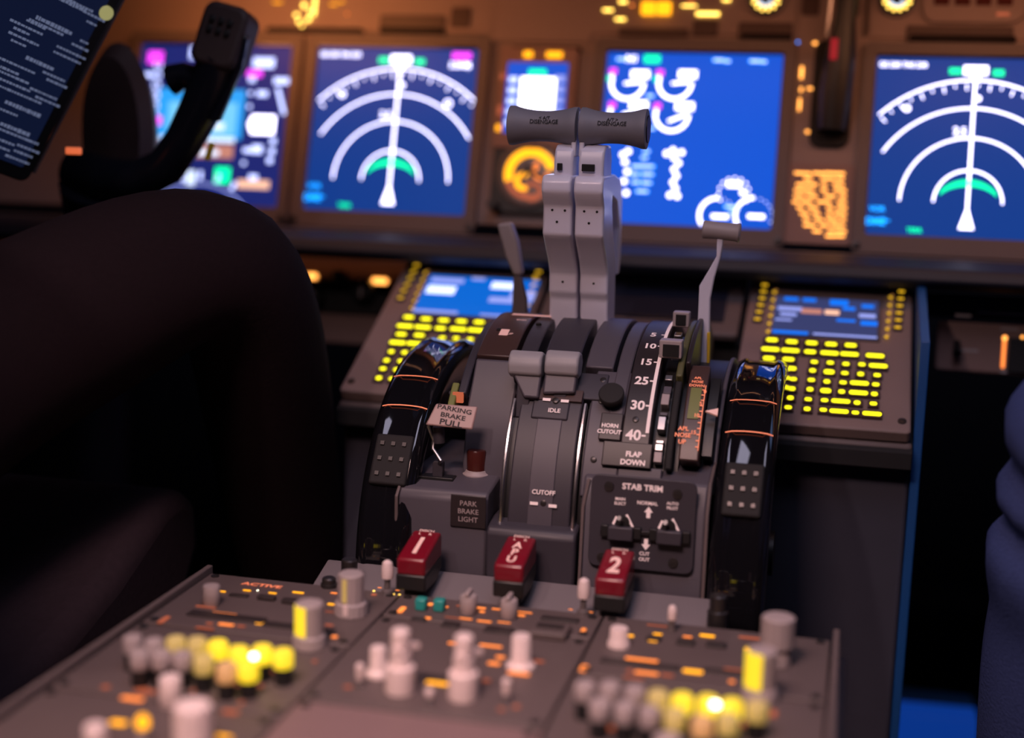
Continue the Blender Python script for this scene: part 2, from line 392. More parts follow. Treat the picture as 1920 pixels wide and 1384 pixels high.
pfd = display('flight_display', -.5385, 'blue primary flight display with sky and ground halves behind the control wheel', 'scr_pfd')
nd = display('navigation_display', -.336, 'blue navigation display with white range arcs left of the throttles', 'scr_nd')
eng = display('engine_display', -.0295, 'bright blue engine display with round white gauges behind the thrust levers', 'scr_eng')
nd2 = display('navigation_display', .2317, 'blue navigation display with white range arcs at the right edge', 'scr_nd')
nav(nd, 0); nav(nd2, 1)
m = MB(); m.rect(S-.017, S-.007, .020, .007, 'sym_mag', .0034); m.build('magenta_legend', nd, smooth=False)
m = MB(); m.text('3.2NM', S-.018, S-.017, .008, 'sym_white', .0034, bold=.03); m.text('*', S-.009, S-.022, .012, 'sym_white', .0034, bold=.03); m.build('waypoint_legend', nd, smooth=False)
def L(t_u, px, py): u, v = FM.uv(px, py, -.002); return u-t_u, v
# primary flight display, drawn in photo-measured places on its own screen
m = MB(); z = .0034; U = -.5385
def rp(m, px0, py0, px1, py1, mm, zz=z):
    a, b = L(U, px0, py0); c, d = L(U, px1, py1); m.rect((a+c)/2, (b+d)/2, abs(c-a), abs(d-b), mm, zz)
rp(m, 300, 165, 452, 262, 'sym_sky', z); rp(m, 318, 190, 440, 255, 'sym_sky2', z+.0001); rp(m, 300, 254, 440, 268, 'sym_pale', z+.0002); rp(m, 296, 268, 436, 298, 'sym_ground', z+.0001)
rp(m, 350, 280, 410, 292, 'sym_pale', z+.0003); rp(m, 395, 230, 420, 245, 'sym_pale', z+.0003)
m.build('attitude_picture', pfd, smooth=False)
m = MB()
for i in range(9):
    x, y = L(U, 297-i*1.6, 122+i*19); m.arc(x, y, .0035, .002, 0, 360, 'sym_soft', z, 12)
    if i % 3 == 1: m.rect(x-.010, y, .009, .005, 'sym_soft', z)
for px, py, wd, hd in ((362, 99, .006, .013), (495, 118, .024, .011), (473, 148, .007, .007), (528, 152, .017, .007), (492, 176, .012, .006), (464, 282, .009, .005), (482, 280, .012, .009), (475, 333, .010, .006), (512, 265, .006, .006), (510, 284, .006, .006), (506, 301, .006, .006), (470, 175, .004, .004), (468, 200, .004, .004), (457, 306, .004, .004)):
    x, y = L(U, px, py); m.rect(x, y, wd, hd, 'sym_soft', z)
x, y = L(U, 492, 234); m.prism([(x-.016, y), (x-.012, y+.010), (x+.014, y+.010), (x+.014, y-.010), (x-.012, y-.010)], z, z+.0001, 'sym_white')
m.arc(x+.001, y, .004, .0012, 30, 330, 'sym_green', z+.0003, 14)
a = L(U, 521, 165); b = L(U, 533, 215); m.line(*a, *b, .004, 'sym_soft', z)
for k in range(9):
    q = R(60+k*15); x, y = L(U, 362, 460); m.rect(x+.078*math.cos(q), y+.075*math.sin(q), .004, .009, 'sym_soft', z, q-math.pi/2)
m.arc(*L(U, 362, 470), .072, .002, 35, 145, 'sym_lav', z); x, y = L(U, 358, 334); m.rect(x, y, .010, .016, 'sym_pale', z)
m.build('tape_symbology', pfd, smooth=False)
m = MB()
for px, py, wd, hd in ((292, 108, .017, .013), (478, 138, .017, .007), (297, 226, .007, .009)): x, y = L(U, px, py); m.rect(x, y, wd, hd, 'sym_mag', z+.0001)
m.build('magenta_legend', pfd, smooth=False)
m = MB(); x, y = L(U, 417, 329); m.rect(x, y, .017, .017, 'sym_green', z); x, y = L(U, 287, 241); m.rect(x, y, .008, .005, 'sym_green', z)
x, y = L(U, 475, 346); m.rect(x, y, .036, .009, 'sym_pink', z); m.build('status_legend', pfd, smooth=False)
# engine display
U = -.0295; m = MB(); r_ = .0165
def eg(px, py, box=True, needle=0, r_=.0165):
    x, y = L(U, px, py); m.arc(x, y, r_, .0028, 175, 360, 'sym_white', z, 24); m.line(x-r_, y+.008, x-r_+.001, y, .003, 'sym_white', z)
    if box: m.rect(x+r_*.72, y+.0085, .018, .008, 'sym_white', z)
    m.line(x-r_*.2, y-.001+needle, x+r_*.9, y+.001, .0025, 'sym_white', z)
eg(1177, 155); eg(1266, 155); eg(1174, 212); eg(1260, 215, needle=-.006)
for pts, wd in ((((1250, 288), (1262, 282), (1278, 286), (1264, 296), (1272, 306), (1264, 318), (1268, 330), (1262, 342), (1266, 354), (1256, 366), (1270, 368)), .008),
            (((1168, 290), (1178, 284), (1172, 304), (1176, 322), (1170, 340), (1174, 362)), .008)):
    for px, py in pts: x, y = L(U, px, py); m.disc(x, y, wd*.36, 'sym_white', z, 10)
for cx, cy, a0, a1, rr in ((1376, 362, -30, 210, .0148), (1344, 404, 90, 215, .017), (1412, 404, 90, 215, .017)):
    x, y = L(U, cx, cy)
    if rr > .016: m.arc(x, y, rr, .0028, a0, a1, 'sym_white', z)
    else:
        for k in range(11): q = R(a0+(a1-a0)*k/10); m.disc(x+rr*math.cos(q), y+rr*math.sin(q), .0012, 'sym_white', z, 10)
for cx, cy in ((1344, 404), (1412, 404)):
    x, y = L(U, cx, cy); m.rect(x+.003, y-.001, .016, .004, 'sym_white', z)
    for k in range(6): q = R(-20+18*k); m.disc(x+.018*math.cos(q), y+.017*math.sin(q), .0010, 'sym_soft', z, 10)
x, y = L(U, 1393, 361); m.disc(x, y, .003, 'sym_white', z, 12); x, y = L(U, 1376, 346); m.rect(x, y, .014, .006, 'sym_white', z)
m.text('N1', *L(U, 1185, 111), .009, 'sym_white', z, bold=.03)
m.build('white_symbology', eng, smooth=False)
m = MB()
for px, py, wd in ((1165, 111, .010), (1348, 113, .012), (1364, 115, .006), (1416, 115, .012), (1432, 116, .006), (1219, 180, .008), (1223, 241, .006), (1212, 284, .007), (1208, 296, .007), (1192, 312, .009), (1212, 312, .017), (1190, 327, .010), (1214, 327, .013), (1192, 342, .009), (1212, 343, .011), (1204, 359, .013), (1372, 388, .015), (1374, 398, .007)):
    x, y = L(U, px, py); m.rect(x, y, wd, .0035, 'sym_cyan', z); m.rect(x, y, wd*.8, .002, 'sym_soft', z+.0001)
m.build('cyan_legend', eng, smooth=False)
m = MB(); x, y = L(U, 1223, 111); m.rect(x, y, .016, .008, 'sym_green', z); 
for px, py in ((1144, 147), (1231, 148)): x, y = L(U, px, py); m.rect(x, y, .005, .006, 'sym_green', z)
m.build('green_legend', eng, smooth=False)
m = MB()
for px, py in ((1150, 134), (1238, 137), (1148, 197), (1233, 199)): x, y = L(U, px, py); m.rect(x, y, .007, .006, 'sym_mag', z+.0002)
m.build('magenta_mark', eng, smooth=False)
# standby attitude display and round bearing indicator
u, v = FM.uv(1005, 185)
sb = thing('standby_display', FM.mtx(u, v, -.005), 'small bright standby display with amber buttons left of the engine display', 'display')
MB().prism(rrect(-.040, .040, -.052, .052, .004), 0, .008, 'panel_brown2').build('bezel', sb, bev=.001)
MB().box(-.031, .031, -.036, .036, .008, .0085, 'scr_eng').build('screen', sb)
m = MB(); m.rect(.002, -.004, .036, .050, 'sym_white', .0088)
for k in range(5): m.rect(-.024, .018-k*.011, .009, .006, 'sym_soft', .0088); m.rect(.024, .020-k*.011, .010, .007, 'sym_lav', .0088)
m.rect(.0, .026, .018, .006, 'sym_green', .0088); m.build('screen_symbology', sb, smooth=False)
for x, y, wd in ((-.011, .044, .009), (.016, .044, .016)): MB().box(x-wd/2, x+wd/2, y-.003, y+.003, .008, .011, 'amber').build('lit_button', sb, bev=.0008)
for y in (.021, -.012, -.016, -.032): MB().box(-.0375, -.033, y-.003, y+.003, .008, .010, 'amber' if y < -.03 else 'orange_dim').build('side_button', sb, bev=.0006)
u, v = FM.uv(995, 327)
bi = thing('bearing_indicator', FM.mtx(u, v, -.005), 'round amber lit bearing indicator under the standby display', 'gauge')
MB().prism(rrect(-.040, .040, -.040, .036, .012), 0, .006, 'black').build('housing', bi, bev=.001)
MB().lathe([(.034, .006), (.034, .009), (.031, .0095), (.030, .007)], 'bezel', 40).build('gauge_ring', bi)
m = MB().disc(0, 0, .0295, 'amber_glass', .0072, 40)
m.arc(0, 0, .022, .009, 15, 200, 'amber', .0076); m.arc(0, 0, .024, .005, 200, 300, 'orange_dim', .0076); m.arc(-.006, -.008, .007, .005, 60, 300, 'amber', .0078); m.arc(.012, .004, .008, .005, 120, 330, 'orange', .0078)
m.arc(.004, -.018, .008, .004, 0, 360, 'orange_dim', .0077); m.build('gauge_dial', bi, smooth=False)
m = MB()
for k in range(5):
    q = 2*math.pi*k/5+.4; m.add([(-.003+.003*math.cos(q+.7), .004+.003*math.sin(q+.7), .0085), (-.003+.003*math.cos(q-.7), .004+.003*math.sin(q-.7), .0085), (-.003+.014*math.cos(q), .004+.014*math.sin(q), .0085)], [(0, 1, 2)], 'black')
m.line(-.003, .004, .024, -.008, .004, 'black', .0086); m.build('compass_needle', bi, smooth=False)
for x, y in ((-.034, -.034), (.034, -.034)): MB().lathe([(.006, .006), (.0055, .018), (.004, .019)], 'black', 18, Matrix.Translation((x, y, 0)), flute=.08).build('selector_knob', bi)
# landing gear lever in its slot
u, v = FM.uv(1560, 180)
gl = thing('landing_gear_lever', FM.mtx(u, v, -.003), 'long black landing gear lever hanging between engine and right displays', 'lever')
MB().prism(rrect(-.019, .019, -.050, .055, .010), 0, .004, 'black_matte').build('slot_plate', gl, bev=.001)
m = MB(); m.tube([(.002, -.035, .010), (.003, 0, .016), (.006, .035, .022), (.008, .07, .030), (.010, .16, .045)], [.014, .016, .014, .0095, .009], 'black', 20); m.build('lever_arm', gl)
m = MB(); m.tube([(-.008, .052, .024), (-.006, .10, .036), (-.005, .16, .046)], .0018, 'steel', 8); m.build('steel_edge', gl)
MB().box(-.004, .003, .026, .046, .033, .0375, 'red_dim').build('red_light', gl, bev=.001)

# ------------------------------------------------------------------ padded ledge and lower panels
lg = thing('panel_ledge', Matrix.Identity(4), 'dark blue padded ledge running below the displays', 'ledge')
MB().prism([(.452, .214), (.43, .213), (.405, .209), (.398, .198), (.41, .190), (.447, .190)], -1.05, .95, 'ledge', 'x').build('padded_lip', lg, bev=.003)
m = MB(); m.box(-1.05, .95, .447, .462, .196, .2145, 'bezel'); m.build('trim_strip', lg)
lp = thing('selector_unit', Matrix.Identity(4), 'brown lower panel with black rotary selectors left of the left control display', 'instrument panel')
FL = Frame(atY(680, 640, .47), (0, math.sin(.12), math.cos(.12)))
m = MB(); m.box(-.60, .075, -.004, .085, -.02, 0, 'panel_brown2'); m.build('lower_plate', lp, mtx=FL.mtx(), bev=.002)
MB().box(-.60, .045, .028, .060, 0, .003, 'black_matte').build('dark_recess', lp, mtx=FL.mtx())
for px, py, rr in ((685, 545, .013), (640, 520, .008), (595, 560, .010)):
    u, v = FL.uv(px, py); k = MB().lathe([(rr, 0), (rr*.95, .012), (rr*.7, .014)], 'black', 22, flute=.06).build('selector_knob', lp, mtx=FL.mtx(u, v))
    p = MB().box(-.0012, .0012, -rr*.5, rr*.95, .014, .0155, 'knob_grey').build('pointer', k)
blobs('lit_legend', lp, FL, [(712, 527, 34, 12, 'orange_text', .0005), (718, 548, 12, 20, 'orange_text', .0005), (585, 518, 24, 12, 'orange_text', .0005), (586, 540, 7, 18, 'orange', .0005), (668, 545, 10, 9, 'orange_dim', .0005)], wm=FL.mtx())
rpn = thing('switch_unit', Matrix.Identity(4), 'brown lower panel with toggle and orange lit column at the far right', 'instrument panel')
FR_ = Frame(atY(1830, 655, .45), (0, math.sin(.2), math.cos(.2)))
MB().prism(rrect(-.036, .14, -.022, .024, .004), 0, .010, 'panel_brown2').build('lower_plate', rpn, mtx=FR_.mtx(), bev=.002)
MB().box(-.5*.14, .16, .028, .050, -.01, .004, 'ledge').build('upper_strip', rpn, mtx=FR_.mtx(), bev=.002)
m = MB(); m.tube([(-.018, .005, .01), (-.018, -.006, .022)], [.003, .004], 'black', 12); m.build('toggle', rpn, mtx=FR_.mtx())
MB().box(.027, .062, -.020, .012, .010, .013, 'black').build('dark_slot', rpn, mtx=FR_.mtx(), bev=.001)
blobs('lit_legend', rpn, FR_, [(1884, 634, 7, 7, 'orange_text', .0006), (1882, 660, 5, 50, 'orange', .0006), (1917, 634, 4, 7, 'orange_text', .0006)], h=.0104, wm=FR_.mtx())
for x, wd, y in ((1815, .018, 657), (1806, .014, 592), (1880, .045, 588), (1893, .016, 617), (1893, .016, 698)): u, v = FR_.uv(x, y, .0104); MB().rect(u, v, wd, .0025, 'knob_grey', .0104).build('printed_legend', rpn, mtx=FR_.mtx(), smooth=False)
# dark display between the two control units
mat('screen_glass', (.02, .022, .04), .3, spec=.9)
ld = thing('lower_display', Matrix.Identity(4), 'unlit lower display faintly reflecting blue between the two control display units', 'display')
FD = Frame((.033, .45, .1934), (0, math.cos(TC), math.sin(TC)))
MB().prism(rrect(-.0925, .0925, -.104, -.004, .004), -.010, -.002, 'grey_trim').build('bezel', ld, mtx=FD.mtx(), bev=.002)
MB().box(-.078, .078, -.085, -.030, -.002, 0, 'screen_glass').build('screen', ld, mtx=FD.mtx())
# ------------------------------------------------------------------ control display units
def cdu(name, fr, label, scr, rows, side, scr_blobs):
    t = thing(name, fr.mtx(0, 0, 0), label, 'control display unit')
    MB().prism(rrect(-.073, .073, -.229, 0, .004), -.011, 0, 'panel_brown').build('faceplate', t, bev=.0015)
    MB().box(-.054, .054, -.026, -.005, 0, .004, 'dark_lens').build('screen_shade', t, bev=.001)
    x0, x1, y0, y1 = scr_blobs['rect']
    MB().prism(rrect(x0-.003, x1+.003, y0-.002, y1+.003, .002), 0, .0018, 'bezel').build('screen_frame', t)
    MB().box(x0, x1, y0, y1, .0018, .0026, scr).build('screen', t)
    m = MB()
    for u, v, w_, h_, mm in scr_blobs['items']: m.rect(x0+(x1-x0)*u, y0+(y1-y0)*v, (x1-x0)*w_, (y1-y0)*h_, mm, .0029)
    m.build('screen_text', t, smooth=False)
    def key(u, v, w_, h_, mm, lw=None, lh=None):
        k = MB().box(u-w_/2, u+w_/2, v-h_/2, v+h_/2, 0, .0025, 'plate_brown')
        lw = lw or w_*.62; lh = lh or h_*.42
        k.add([(u+a, v+b, .0027) for a, b in rrect(-lw/2, lw/2, -lh/2, lh/2, min(lw, lh)*.35, 2)], [tuple(range(12))], mm)
        k.build('key', t)
    for px, py, kind in rows:
        u, v = fr.uv(px, py, .0027)
        if kind == 'f': key(u, v, .0150, .0088, 'keylight', .0095, .0048)
        elif kind == 'F': key(u, v, .0165, .0095, 'keylight', .0150, .0050)
        elif kind == 'l': key(u, v, .0095, .0085, 'keylight', .0050, .0050)
        elif kind == 'L': key(u, v, .0120, .0088, 'keylight', .0085, .0058)
        elif kind == 'n': key(u, v, .0090, .0085, 'keylight', .0055, .0042)
    for px, py in side:
        u, v = fr.uv(px, py, .0027); key(u, v, .0078, .0052, 'keylight_dim', .0055, .0034)
    m = MB()
    for (xa, ya), (xb, yb) in scr_blobs['marks']:
        for k in range(6):
            f = k/5; u, v = fr.uv(xa+(xb-xa)*f, ya+(yb-ya)*f, .002); m.rect(u, v, .0028, .0038, 'keylight_dim', .0021, .5); m.rect(u+.0012, v+.0035, .0028, .0026, 'tan_lit', .0021, .5)
    m.build('line_marks', t, smooth=False)
    for x in (-.066, .066): MB().lathe([(.0035, 0), (.0035, .0012), (.002, .0015)], 'screw', 12, Matrix.Translation((x, -.215, 0))).build('corner_screw', t)
    return t
rowsR = []
sc = 560/1920
def Z5(x, y): return 1360+x*sc, 500+y*sc
for x, y, k in [(300, 470, 'f'), (427, 482, 'f'), (555, 490, 'f'), (680, 498, 'f'), (806, 505, 'f'), (290, 530, 'F'), (418, 538, 'F'), (545, 547, 'f'), (670, 555, 'F'), (798, 562, 'F'), (963, 572, 'F'),
   (280, 588, 'f'), (406, 595, 'f'), (398, 652, 'F'), (572, 612, 'n'), (675, 617, 'n'), (775, 625, 'n'), (878, 628, 'n'), (983, 637, 'F'),
   (437, 722, 'n'), (561, 667, 'l'), (667, 676, 'L'), (768, 684, 'n'), (870, 690, 'l'), (976, 697, 'n'), (429, 784, 'l'), (553, 728, 'n'), (653, 738, 'l'), (757, 744, 'n'), (862, 748, 'F'), (967, 757, 'n'),
   (418, 843, 'l'), (544, 788, 'l'), (645, 797, 'L'), (748, 803, 'l'), (856, 810, 'F'), (958, 818, 'l'), (404, 904, 'n'), (533, 852, 'n'), (638, 858, 'n'), (742, 864, 'F'), (847, 874, 'l'), (952, 880, 'n'),
   (526, 914, 'l'), (630, 920, 'n'), (731, 929, 'F'), (836, 938, 'n'), (943, 945, 'F')]: rowsR.append((*Z5(x, y), k))
sideR = [Z5(*a) for a in [(253, 118), (245, 160), (237, 203), (227, 246), (217, 290), (206, 336), (1132, 160), (1127, 206), (1121, 251), (1117, 297), (1112, 343), (1108, 390)]]
def frect(fr, a, b):
    u0, v1 = fr.uv(*a, .002); u1, v0 = fr.uv(*b, .002); return (u0, u1, v0, v1)
ir = [(.15, .93, .14, .10, 'sym_blue'), (.33, .93, .13, .10, 'sym_blue'), (.62, .90, .18, .16, 'sym_blue'), (.90, .84, .12, .10, 'sym_blue'), (.15, .66, .24, .10, 'sym_lav'), (.36, .62, .20, .13, 'sym_ground'), (.56, .62, .14, .12, 'sym_pink'), (.72, .75, .12, .10, 'sym_blue'),
      (.90, .58, .16, .10, 'sym_lav'), (.70, .42, .18, .07, 'sym_blue'), (.92, .38, .16, .12, 'sym_blue'), (.18, .02, .34, .08, 'sym_blue'), (.14, .5, .16, .08, 'sym_lav'), (.7, .02, .6, .05, 'sym_lav'), (.1, .35, .16, .05, 'sym_lav')]
cdu('control_display_unit', FCR, 'right control display unit, yellow lit keys under a striped blue screen', 'scr_cdu2', rowsR, sideR,
    {'rect': frect(FCR, (1456, 556), (1644, 636)), 'items': ir, 'marks': [((1452, 548), (1440, 622)), ((1670, 558), (1662, 632))]})
s6 = 500/1920
def Z6(x, y): return 560+x*s6, 430+y*s6
rowsL = [(*Z6(x, y), k) for x, y, k in [(792, 632, 'f'), (917, 645, 'f'), (1044, 655, 'f'), (1172, 662, 'f'), (1299, 668, 'f'), (765, 696, 'F'), (893, 704, 'F'), (1020, 712, 'f'), (1148, 718, 'F'), (1276, 726, 'F'), (738, 755, 'f'), (868, 762, 'f'), (712, 815, 'F'), (838, 822, 'F'),
   (1035, 780, 'n'), (1134, 783, 'n'), (1236, 790, 'n'), (1335, 796, 'n'), (667, 880, 'l'), (762, 886, 'l'), (633, 943, 'l'), (735, 948, 'l'), (607, 1003, 'n'), (704, 1010, 'l'), (577, 1070, 'l'), (672, 1076, 'n'), (1222, 850, 'l'), (1320, 858, 'l'), (1290, 920, 'F'), (1292, 985, 'n'), (862, 895, 'l'), (1100, 850, 'l'), (960, 850, 'l')]]
sideL = [Z6(*a) for a in [(848, 258), (826, 305), (804, 350), (780, 397), (756, 442), (733, 492), (1728, 306), (1708, 355), (1690, 402), (1675, 450), (1660, 498), (1645, 546)]]
il = [(.18, .86, .30, .12, 'sym_lav'), (.16, .60, .26, .22, 'sym_soft'), (.45, .95, .12, .08, 'sym_lav'), (.72, .80, .26, .18, 'sym_soft'), (.90, .55, .22, .25, 'sym_lav'), (.74, .42, .24, .14, 'sym_lav'), (.20, .03, .40, .07, 'sym_lav'), (.8, .02, .4, .05, 'sym_lav')]
cdu('control_display_unit', FCL, 'left control display unit, yellow lit keys under a plain bright blue screen', 'scr_cdu', rowsL, sideL,
    {'rect': frect(FCL, (808, 516), (985, 598)), 'items': il, 'marks': [((798, 512), (772, 578)), ((1002, 520), (985, 575))]})
# pedestal stand under the control units
st = thing('centre_stand', Matrix.Identity(4), 'dark grey stand dropping to the floor below the control display units', 'stand')
MB().box(-.212, -.093, .262, .445, -.5, .062, 'stand').build('stand_body', st, bev=.004)
MB().box(.134, .279, .262, .445, -.5, .062, 'stand').build('stand_body', st, bev=.004)
MB().box(-.093, .134, .375, .445, -.5, .062, 'stand').build('stand_body', st, bev=.004)
for x0_, x1_ in ((-.212, -.062), (.130, .279)): MB().prism([(.243, .062), (.243, .0765), (.44, .1725), (.44, .062)], x0_, x1_, 'black_matte', 'x').build('stand_top', st, bev=.001)
MB().prism([(.375, .062), (.375, .135), (.44, .168), (.44, .062)], -.062, .130, 'black_matte', 'x').build('stand_top', st, bev=.001)
MB().box(.134, .279, .2475, .262, .070, .083, 'grey_trim').build('edge_roll', st, bev=.004)
MB().box(-.212, -.062, .2475, .262, .070, .083, 'grey_trim').build('edge_roll', st, bev=.004)
MB().prism([(.255, .13), (.262, .165), (.44, .20), (.46, .16), (.44, -.5), (.30, -.5), (.27, -.2)], .2795, .287, 'blue_paint', 'x').build('blue_side_panel', st, bev=.001)
kp = thing('foot_plate', (0, 0, 0), 'bright blue lit foot plate at the bottom edge beside the person in blue', 'foot plate')
c_ = [atY(px, py, .62) for px, py in ((1655, 1335), (1835, 1352), (1830, 1500), (1640, 1500))]
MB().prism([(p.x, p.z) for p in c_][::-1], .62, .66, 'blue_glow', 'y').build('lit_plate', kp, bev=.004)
MB().box(c_[0].x, c_[1].x, .66, .70, -.499, c_[0].z, 'blue_paint').build('plate_support', kp, bev=.004)
# ------------------------------------------------------------------ throttle quadrant
tq = thing('throttle_quadrant', (0.02, .20, 0), 'dark grey throttle quadrant housing with curved slotted top and white flap scale', 'throttle quadrant')
TQM = tq.matrix_world.inverted()
def qb(mb, name, par=tq, **k):
    o = mb.build(name, None, **k); o.parent = par; o.matrix_parent_inverse = par.matrix_world.inverted() if par.parent is None else Matrix.Identity(4)
    return o
def arcpoly(a0, a1, r0, r1, n=24):   # ring sector in the YZ plane
    f = lambda a, r: (DY-r*math.cos(R(a)), DZ+r*math.sin(R(a)))
    return [f(a0+(a1-a0)*i/n, r1) for i in range(n+1)]+[f(a1-(a1-a0)*i/n, r0) for i in range(n+1)]
def strip(x0, x1, a0, a1, r0, r1, m, name, bev=.0012, n=24, par=tq):
    mb = MB(); f = lambda a, r: (DY-r*math.cos(R(a)), DZ+r*math.sin(R(a)))
    vs = []; fs = []
    for i in range(n+1):
        a = a0+(a1-a0)*i/n
        for x, r in ((x0, r0), (x1, r0), (x1, r1), (x0, r1)): y, z = f(a, r); vs.append((x, y, z))
    for i in range(n):
        for k in range(4): fs.append((4*i+k, 4*i+(k+1) % 4, 4*i+4+(k+1) % 4, 4*i+4+k))
    fs.append((3, 2, 1, 0)); fs.append(tuple(4*n+k for k in range(4)))
    mb.add(vs, fs, m); return qb(mb, name, par, bev=bev, seg=2)
RR = .145
strip(-.021, .1085, -8, 172, .05, .130, 'black', 'inner_drum', 0, 40)
strip(-.058, -.021, 45, 172, .05, .130, 'black', 'inner_drum', 0, 40)
strip(.1085, .1325, -8, 172, .05, .116, 'black', 'inner_drum', 0, 40)
strip(-.0560, -.0262, 58, 160, .120, RR, 'plate_brown', 'cover_strip')
strip(-.0229, -.0096, 50, 160, .120, RR-.001, 'quad_dark', 'cover_strip')
strip(-.0026, .0253, 36, 160, .120, RR+.001, 'quad_dark', 'centre_cover')
strip(.0306, .0520, 56, 160, .120, RR, 'quad_grey', 'cover_strip')
strip(.0545, .0655, 30, 160, .120, RR-.002, 'quad_grey', 'cover_strip')
fs_ = strip(.0665, .0880, 24, 150, .120, RR, 'plate_dark', 'flap_scale')
qb(MB().prism([(.098, .04), (.099, .075), (.108, .115), (.1325, .1500), (.16, .145), (.16, .04)], -.0560, -.0205, 'quad_grey', 'x'), 'front_panel', bev=.0015)
strip(.0400, .0665, 14, 56, .120, RR-.003, 'quad_grey', 'front_panel')
strip(.0665, .0985, 14, 24, .120, RR-.003, 'quad_grey', 'front_panel')
strip(.0545, .0905, 23.5, 30.8, .130, RR+.001, 'plate_dark', 'placard_step')
strip(.0500, .0665, 31.0, 39.5, .130, RR+.001, 'plate_dark', 'placard_step')
strip(-.0160, .0340, 42, 46, .120, RR+.002, 'plate_brown', 'idle_plate')
cp = strip(-.0120, .0345, 2, 44, .120, RR-.0005, 'quad_dark', 'centre_plate')
strip(.0030, .0215, 4, 36, .142, RR+.0006, 'quad_grey', 'centre_rib', .0005)
for x in (-.0170, .0370): strip(x-.0012, x+.0012, 2, 42, .135, RR+.0015, 'chrome', 'chrome_edge', .0006)
for x in (-.0150, .0400): strip(x-.001, x+.004, 0, 56, .118, RR-.006, 'black', 'edge_channel', 0)
# flap gate at the right of the scale: detent blocks stepping down
strip(.0905, .0985, 22, 120, .110, RR-.012, 'black', 'gate_channel', 0)
strip(.1000, .1050, 54, 130, .110, RR+.002, 'olive', 'gate_rail')
strip(.1000, .1050, 24, 54, .110, RR-.003, 'black_matte', 'gate_rail')
strip(.1062, .1100, 58, 130, .110, RR+.006, 'plate_dark', 'gate_rail')
for a, w_, dr, mm in ((76, 3, .004, 'steel'), (70, 3, .003, 'knob_grey'), (55, 2.2, -.001, 'steel'), (51, 3, -.004, 'quad_grey'), (46.5, 4, -.001, 'knob_grey'), (42, 1.2, -.004, 'quad_grey'), (38, 4.5, 0, 'steel'), (32.6, 1.2, -.004, 'steel'), (30.6, 2.2, -.002, 'steel'), (27.5, 3.2, -.001, 'knob_grey')):
    strip(.0915, .0975, a-w_/2, a+w_/2, .125, RR-.002+dr, mm, 'gate_detent', .0006, 3)
# flap pointer block
P = Vector(dp(.094, R(61.5), RR+.004)); T = Matrix.Translation(P) @ Matrix.Rotation(-R(90-61.5)*0, 4, 'X')
m = MB(); m.prism(rrect(-.0085, .0085, -.0010, .0125, .001), -.006, .006, 'knob_grey', 'y', T=T); o = qb(m, 'flap_pointer_block', bev=.0008)
m = MB(); m.box(-.0055, .0065, -.0075, -.0058, -.0005+.001, .0095, 'black', T=T); qb(m, 'block_recess')
m = MB(); m.prism(rrect(-.006, .007, 0, .012, .001), -.005, .005, 'knob_grey', 'y', T=Matrix.Translation(atY(1277, 598, .20)-Vector((0, 0, .006)))); qb(m, 'rear_stop_block', bev=.0008)
m = MB(); m.box(-.0035, .0045, -.0062, -.0048, .002, .010, 'black', T=Matrix.Translation(atY(1277, 598, .20)-Vector((0, 0, .006)))); qb(m, 'block_recess')
def dfn(rr): return lambda x, y, z: dp(x, y/rr, rr)
def dtext(s, px, py, size, m='white_ink', rr=RR+.0018, bold=.02, par=tq, sx=1, name='lettering', al=0, rot=0):
    x, a = drum(px, py, rr); mb = MB(); mb.text(s, x, a*rr, size, m, fn=dfn(rr), bold=bold, sx=sx, al=al, rot=rot)
    return qb(mb, name, par, smooth=False)
for s, px, py, sz in (('40', 1197, 817, .0112), ('30', 1205, 761, .0108), ('25', 1214, 715, .0105), ('15', 1224, 680, .0098), ('10', 1229, 650, .0098), ('5', 1236, 629, .0098)):
    x, a = drum(1183, 817) if False else drum(px, py); mb = MB()
    mb.text(s, .0755, a*RR, sz, 'white_ink', fn=dfn(RR+.0006), bold=.03, al=-.0)
    mb.box(.0805, .0850, 0, 0, 0, 0, 'white_ink') if False else None
    y0 = a*RR; mb.add([dp(.0815, (y0+d)/RR, RR+.0006) for d in (-.0007, .0007)]+[dp(.0845, (y0+d)/RR, RR+.0006) for d in (.0007, -.0007)], [(0, 1, 2, 3)], 'white_ink')
    qb(mb, 'flap_number', smooth=False)
mb = MB(); pa = [R(a) for a in range(34, 100, 2)]
mb.add([dp(x, a, RR+.0006) for a in pa for x in (.0840, .0866)], [(2*i, 2*i+1, 2*i+3, 2*i+2) for i in range(len(pa)-1)], 'white_ink'); qb(mb, 'scale_line', smooth=False)
dtext('HORN\nCUTOUT', 1143, 804, .0043, bold=.03); dtext('FLAP\nDOWN', 1187, 860, .0054, bold=.04)
dtext('IDLE', 1039, 770, .0047, rr=RR+.0022, bold=.02); dtext('CUTOFF', 1019, 924, .0046, rr=RR+.0020, bold=.02)
dtext('ENG', 978, 600, .004, 'pink_ink'); 
mb = MB()
for px, py, rr in ((1025, 749, RR+.0024), (1059, 752, RR+.0024), (1001, 944, RR+.0018), (1036, 949, RR+.0018)):
    x, a = drum(px, py, rr); mb = MB(); mb.add([dp(x-.003, a-.008, rr), dp(x+.003, a-.008, rr), dp(x+.003, a+.008, rr), dp(x-.003, a+.008, rr)], [(0, 1, 2, 3)], 'white_ink'); qb(mb, 'white_mark', smooth=False)
def dscrew(px, py, rr=RR, r=.0024, m='screw'):
    x, a = drum(px, py, rr); T = Matrix.Translation(dp(x, a, rr)) @ Matrix.Rotation(math.pi/2-a, 4, 'X')
    s = MB().lathe([(r, -.001), (r, .0006), (r*.7, .0009)], m, 14, T); s.box(-r*.6, r*.6, -.0002, .0002, .0008, .0011, 'black', T); qb(s, 'screw')
